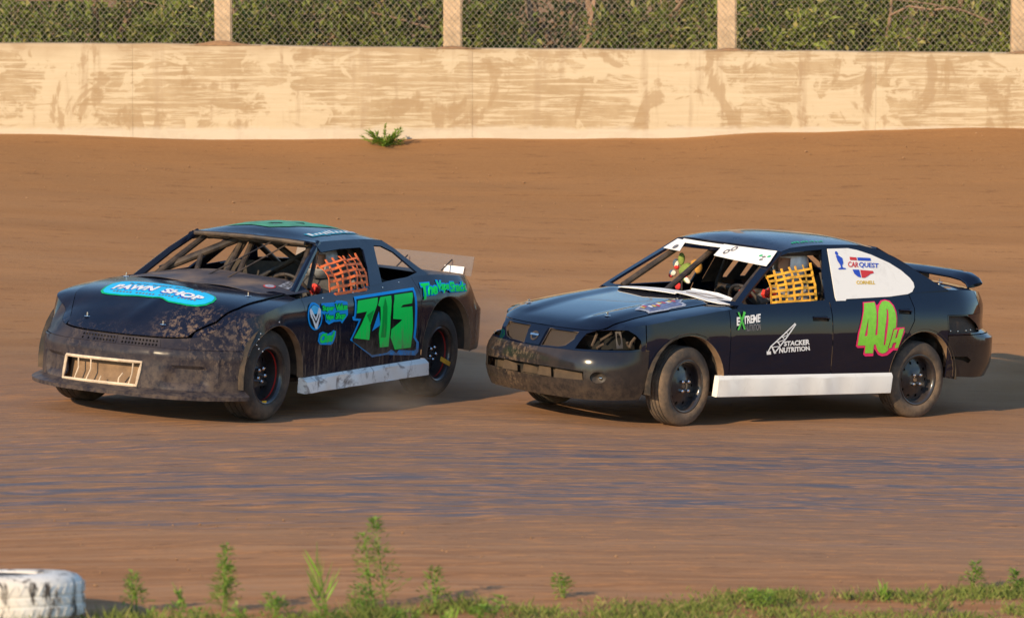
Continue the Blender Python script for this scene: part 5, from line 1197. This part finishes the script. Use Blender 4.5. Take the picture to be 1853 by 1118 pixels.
on(D, 'number_one', [(-.276,.838),(-.452,.842),(-.405,.681),(-.385,.455),(-.243,.456),(-.214,.567),(-.245,.674),(-.25,.766),(-.214,.779)], m_green, .0095)
on(D, 'number_facet', [(-.346,.83),(-.358,.76),(-.329,.529),(-.247,.534),(-.293,.764)], m_greend, .0115)
on(D, 'number_five', [(-.505,.844),(-.808,.849),(-.765,.768),(-.612,.763),(-.578,.745),(-.765,.745),(-.768,.56),(-.751,.427),(-.49,.426),(-.408,.525),(-.418,.587),(-.571,.641),(-.592,.652),(-.445,.665),(-.461,.763)], m_green, .0095)
on(D, 'number_edge', [(-.216,.735),(-.232,.628),(-.10,.590)], m_blue, .0115)
on(D, 'logo_ring', circ(.788, .747, .115, 28, .103), m_blue, .005); on(D, 'logo_disc', circ(.788, .747, .093, 28, .086), m_blk, .0075)
on(D, 'logo_crescent', [p for p in circ(.788, .747, .090, 28, .083) if p[1] > .757], m_cyan, .009)
on(D, 'logo_v', [(.875,.795),(.850,.812),(.787,.735),(.725,.812),(.700,.795),(.712,.745),(.728,.732),(.772,.655),(.800,.655),(.846,.732),(.864,.745)], m_wht, .011, [[(.845,.770),(.838,.748),(.79,.690),(.735,.748),(.730,.770),(.787,.712)]])
on(D, 'lettering_halo', [(.661,.837),(.448,.834),(.412,.846),(.331,.84),(.253,.829),(.269,.732),(.368,.672),(.393,.69),(.497,.691),(.575,.675),(.625,.698),(.637,.751),(.686,.766)], m_blue, .005)
mk = MB(); mg = MB()
for wd_, q in (('Super', [(.667,.772),(.487,.768),(.472,.812),(.671,.821)]), ('Value', [(.462,.772),(.278,.77),(.267,.818),(.457,.822)]), ('Vape', [(.630,.700),(.504,.702),(.50,.752),(.626,.755)]), ('Shop', [(.484,.696),(.332,.694),(.30,.754),(.472,.757)])):
    letters(mk, sd1, wd_, q, .0075, .09, .15, .85, grow=.10); letters(mg, sd1, wd_, q, .0095, .05, .15, .85)
mk.build('lettering_shadow', m_blk, D); mg.build('sponsor_lettering', m_green, D)
on(D, 'lettering_halo', [(.732,.619),(.672,.628),(.595,.607),(.534,.62),(.508,.631),(.465,.62),(.473,.58),(.511,.529),(.545,.522),(.718,.533),(.752,.563)], m_blue, .005)
mg = MB(); letters(mg, sd1, 'Chad', [(.728,.541),(.514,.546),(.482,.621),(.723,.612)], .0085, .07, .1, .85); mg.build('sponsor_lettering', m_green, D)
mb_ = MB(); mg = MB()
for wd_, q in (('The', [(-.96,.815),(-1.19,.818),(-1.255,.905),(-1.00,.905)]), ('Vape', [(-1.20,.822),(-1.392,.828),(-1.455,.902),(-1.265,.915)]), ('Shack', [(-1.40,.826),(-1.715,.818),(-1.745,.885),(-1.455,.900)])):
    letters(mb_, sd1, wd_, q, .006, .13, .15, .9, grow=.10); letters(mg, sd1, wd_, q, .0085, .04, .15, .9)
mb_.build('lettering_halo', m_blue, Qp); mg.build('sponsor_lettering', m_green, Qp)
patch(MB(), lambda x, z, o: S1.side(x, z, .009), [(-1.022,.905),(-1.058,.905),(-1.0,.788),(-.962,.785)], [], .05).build('lettering_stroke', m_green, Qp, out=C1)
# rivets
for x, z in ((1.60,.66),(1.62,.62),(1.64,.58),(1.62,.55),(1.58,.53),(.60,.87),(.1,.885),(-.4,.90),(-.7,.925),(1.36,.735)): MB().lathe([(0,.005),(.006,.003),(.007,0)], 8, c=S1.side(x, z, .001)).build('rivet', m_chrome, car1)
net(car1, m_orange, CB1.side, [(.425,.880),(-.195,.892),(-.330,1.160),(.305,1.122)], 7, 6, .05, .023)
skirt(car1, S1, .965, -1.0, .18, .20, .297, .328, m_white1, .035)
# spoiler of clear sheet on the deck edge
v = []; f = []
for i in range(13):
    y = lerp(-.80, .80, i/12); x0 = -1.985+.05*(abs(y)/.8)**2
    v += [(x0, y, .925-.01*(abs(y)/.8)), (x0-.045, y, 1.068)]
for i in range(12): f.append((2*i, 2*i+1, 2*i+3, 2*i+2))
spo = MB().add(v, f).build('spoiler', m_lexan, car1, solid=.005, out=(0, 0, .9))
patch(MB(), lambda y, z, o: (-1.965-.045*(z-.925)/.143+.05*(abs(y)/.8)**2+.008, y, z), [(.55,.935),(.735,.930),(.735,.985),(.55,.985)], [], .1).build('spoiler_sticker', m_wht, spo, solid=.002, out=(-5, 0, 1))
for y in (-.6, -.2, .2, .6): MB().tube([(-1.80, y, .95), (-1.975, y, 1.03)], .006, 6).build('spoiler_brace', m_cage, spo)
# cage and cockpit
for pts, r in (([(.5,-.63,.95),(.10,-.15,1.225)], .030), ([(.30,-.39,1.085),(.46,-.34,.94)], .022), ([(.5,-.07,.93),(.1,-.15,1.205)], .022), ([(.5,.04,.93),(.1,-.06,1.21)], .022), ([(.44,-.11,.93),(.08,-.13,1.20)], .018),
               ([(.62,.60,.92),(.12,.46,1.215)], .024), ([(.62,-.60,.92),(.12,-.46,1.215)], .024), ([(.12,-.46,1.215),(.12,.46,1.215)], .024),
               ([(-.48,-.66,.35),(-.48,-.60,.95),(-.48,-.44,1.20),(-.48,.44,1.20),(-.48,.60,.95),(-.48,.66,.35)], .026), ([(.12,.44,1.21),(-.48,.44,1.2)], .024), ([(.12,-.44,1.21),(-.48,-.44,1.2)], .024),
               ([(-.48,-.25,1.19),(-.48,.56,.72)], .024), ([(-.48,.25,1.19),(-.48,-.56,.72)], .024), ([(-.48,.40,1.18),(-1.30,.42,.80)], .024), ([(-.48,-.40,1.18),(-1.30,-.42,.80)], .024), ([(-.48,-.62,.86),(-.48,.62,.86)], .024),
               ([(.50,.66,.80),(-.45,.66,.80)], .024), ([(.50,.67,.62),(-.45,.67,.62)], .024), ([(.55,.60,.93),(.40,.62,.55)], .02), ([(.10,.50,1.16),(.34,.58,.90)], .018)):
    MB().tube(pts, r, 10).build('roll_cage_bar', m_cage, car1)
for y0, y1 in ((.02,.30),(.20,.44)): MB().tube([CB1.screen(y0-.10, .965), CB1.screen(y1-.10, 1.23)], .006, 6).build('screen_wire', m_cage, car1)
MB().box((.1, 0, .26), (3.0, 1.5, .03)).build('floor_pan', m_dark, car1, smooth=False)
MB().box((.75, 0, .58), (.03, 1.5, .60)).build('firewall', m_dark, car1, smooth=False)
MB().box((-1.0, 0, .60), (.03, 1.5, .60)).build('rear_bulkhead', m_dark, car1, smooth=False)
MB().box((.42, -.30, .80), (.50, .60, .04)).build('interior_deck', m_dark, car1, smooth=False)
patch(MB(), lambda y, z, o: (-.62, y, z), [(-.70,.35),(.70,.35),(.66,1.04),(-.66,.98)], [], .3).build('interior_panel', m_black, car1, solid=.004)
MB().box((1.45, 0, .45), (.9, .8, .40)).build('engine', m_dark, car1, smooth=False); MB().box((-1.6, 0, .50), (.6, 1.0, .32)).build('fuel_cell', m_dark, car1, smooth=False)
patch(MB(), lambda y, z, o: (-.60, y, z), [(.02,1.03),(.62,1.03),(.52,1.19),(.02,1.20)], [], .3).build('interior_panel', m_black, car1, solid=.004)  # black sheet added to keep the view behind the driver dark
seat(car1, -.36, .34, .34, simple('grey_seat', (.20, .20, .21), .6)); steering(car1, .20, .34, .84)
for c in ((.52,.60,.93),(.50,.52,.88)): MB().lathe([(0,.03),(.014,.026),(.02,.01),(.018,-.01),(0,-.02)], 12, axis='x', c=c).build('switch_knob', m_red, car1)
for x, sg in ((1.37, 1), (1.37, -1), (-1.37, 1), (-1.37, -1)):
    w = wheel(car1, x, sg*.735, sg, .335, .25, math.radians(-2) if x > 0 else 0, .205, 1)
    MB().lathe([(.186, .06), (.1875, .066), (.186, .072)], 40, sg=sg).build('red_stripe', m_red, w)
    if sg == 1 and x < 0: MB().box((-.14, .110, -.075), (.23, .004, .036), Matrix.Rotation(math.radians(-18), 3, 'Y')).build('yellow_tape', m_yellow, w, smooth=False)
    if sg == 1 and x > 0: MB().box((.03, .105, -.195), (.06, .01, .018)).build('yellow_tape', m_yellow, w, smooth=False)
person(CM1, 'driver in grey suit behind the orange net of the car marked 715', (-.30, .34, .42), simple('grey_helmet', (.35, .36, .38), .3, coat=.5), m_suit, m_glove, {'l': (.36, .14, .46), 'r': (.36, -.13, .44)}, .635, .02)
# ------------------------------------------------------------------ dust thrown up by the wheels
def dust(name, label, c, r, dens_, seed):
    n = N(name+'_air'); n.n.remove(n.b); X, Y, Z = n.xyz()
    ln = n.new('ShaderNodeVectorMath', operation='LENGTH'); n.link(n._tc.outputs['Object'], ln.inputs[0])
    fall = n.rng(ln.outputs['Value'], 1.0, .15); ns = n.rng(n.noise(n.co((1, 1, 1), loc=(seed, 0, 0)), 2.0, 4, .6), .35, .70)
    d = n.math('MULTIPLY', n.math('MULTIPLY', fall, ns), dens_)
    v = n.new('ShaderNodeVolumePrincipled'); v.inputs['Color'].default_value = (.80, .68, .55, 1); n.link(d, v.inputs['Density']); v.inputs['Anisotropy'].default_value = .2
    n.link(v.outputs[0], n.n['Material Output'].inputs['Volume'])
    bm = bmesh.new(); bmesh.ops.create_icosphere(bm, subdivisions=3, radius=1.0); me = bpy.data.meshes.new(name); bm.to_mesh(me); bm.free(); me.materials.append(n.mat)
    o = bpy.data.objects.new(name, me); COL.objects.link(o); o.location = c; o.scale = r
    tag(o, label, 'dust', kind='stuff')
dust('dust_cloud', 'thin brown dust drifting behind the rear wheels of the car marked 715', (-.30, .9, -.35), (1.3, 1.3, .66), .75, 1)
dust('dust_cloud', 'low puff of dust under the side skirt of the car marked 715', (-1.20, -1.30, -.55), (.8, .6, .26), 1.8, 5)
dust('dust_cloud', 'faint low dust behind the rear wheel of the car marked 40H', (3.3, 1.5, -.65), (1.2, 1.0, .45), .55, 9)
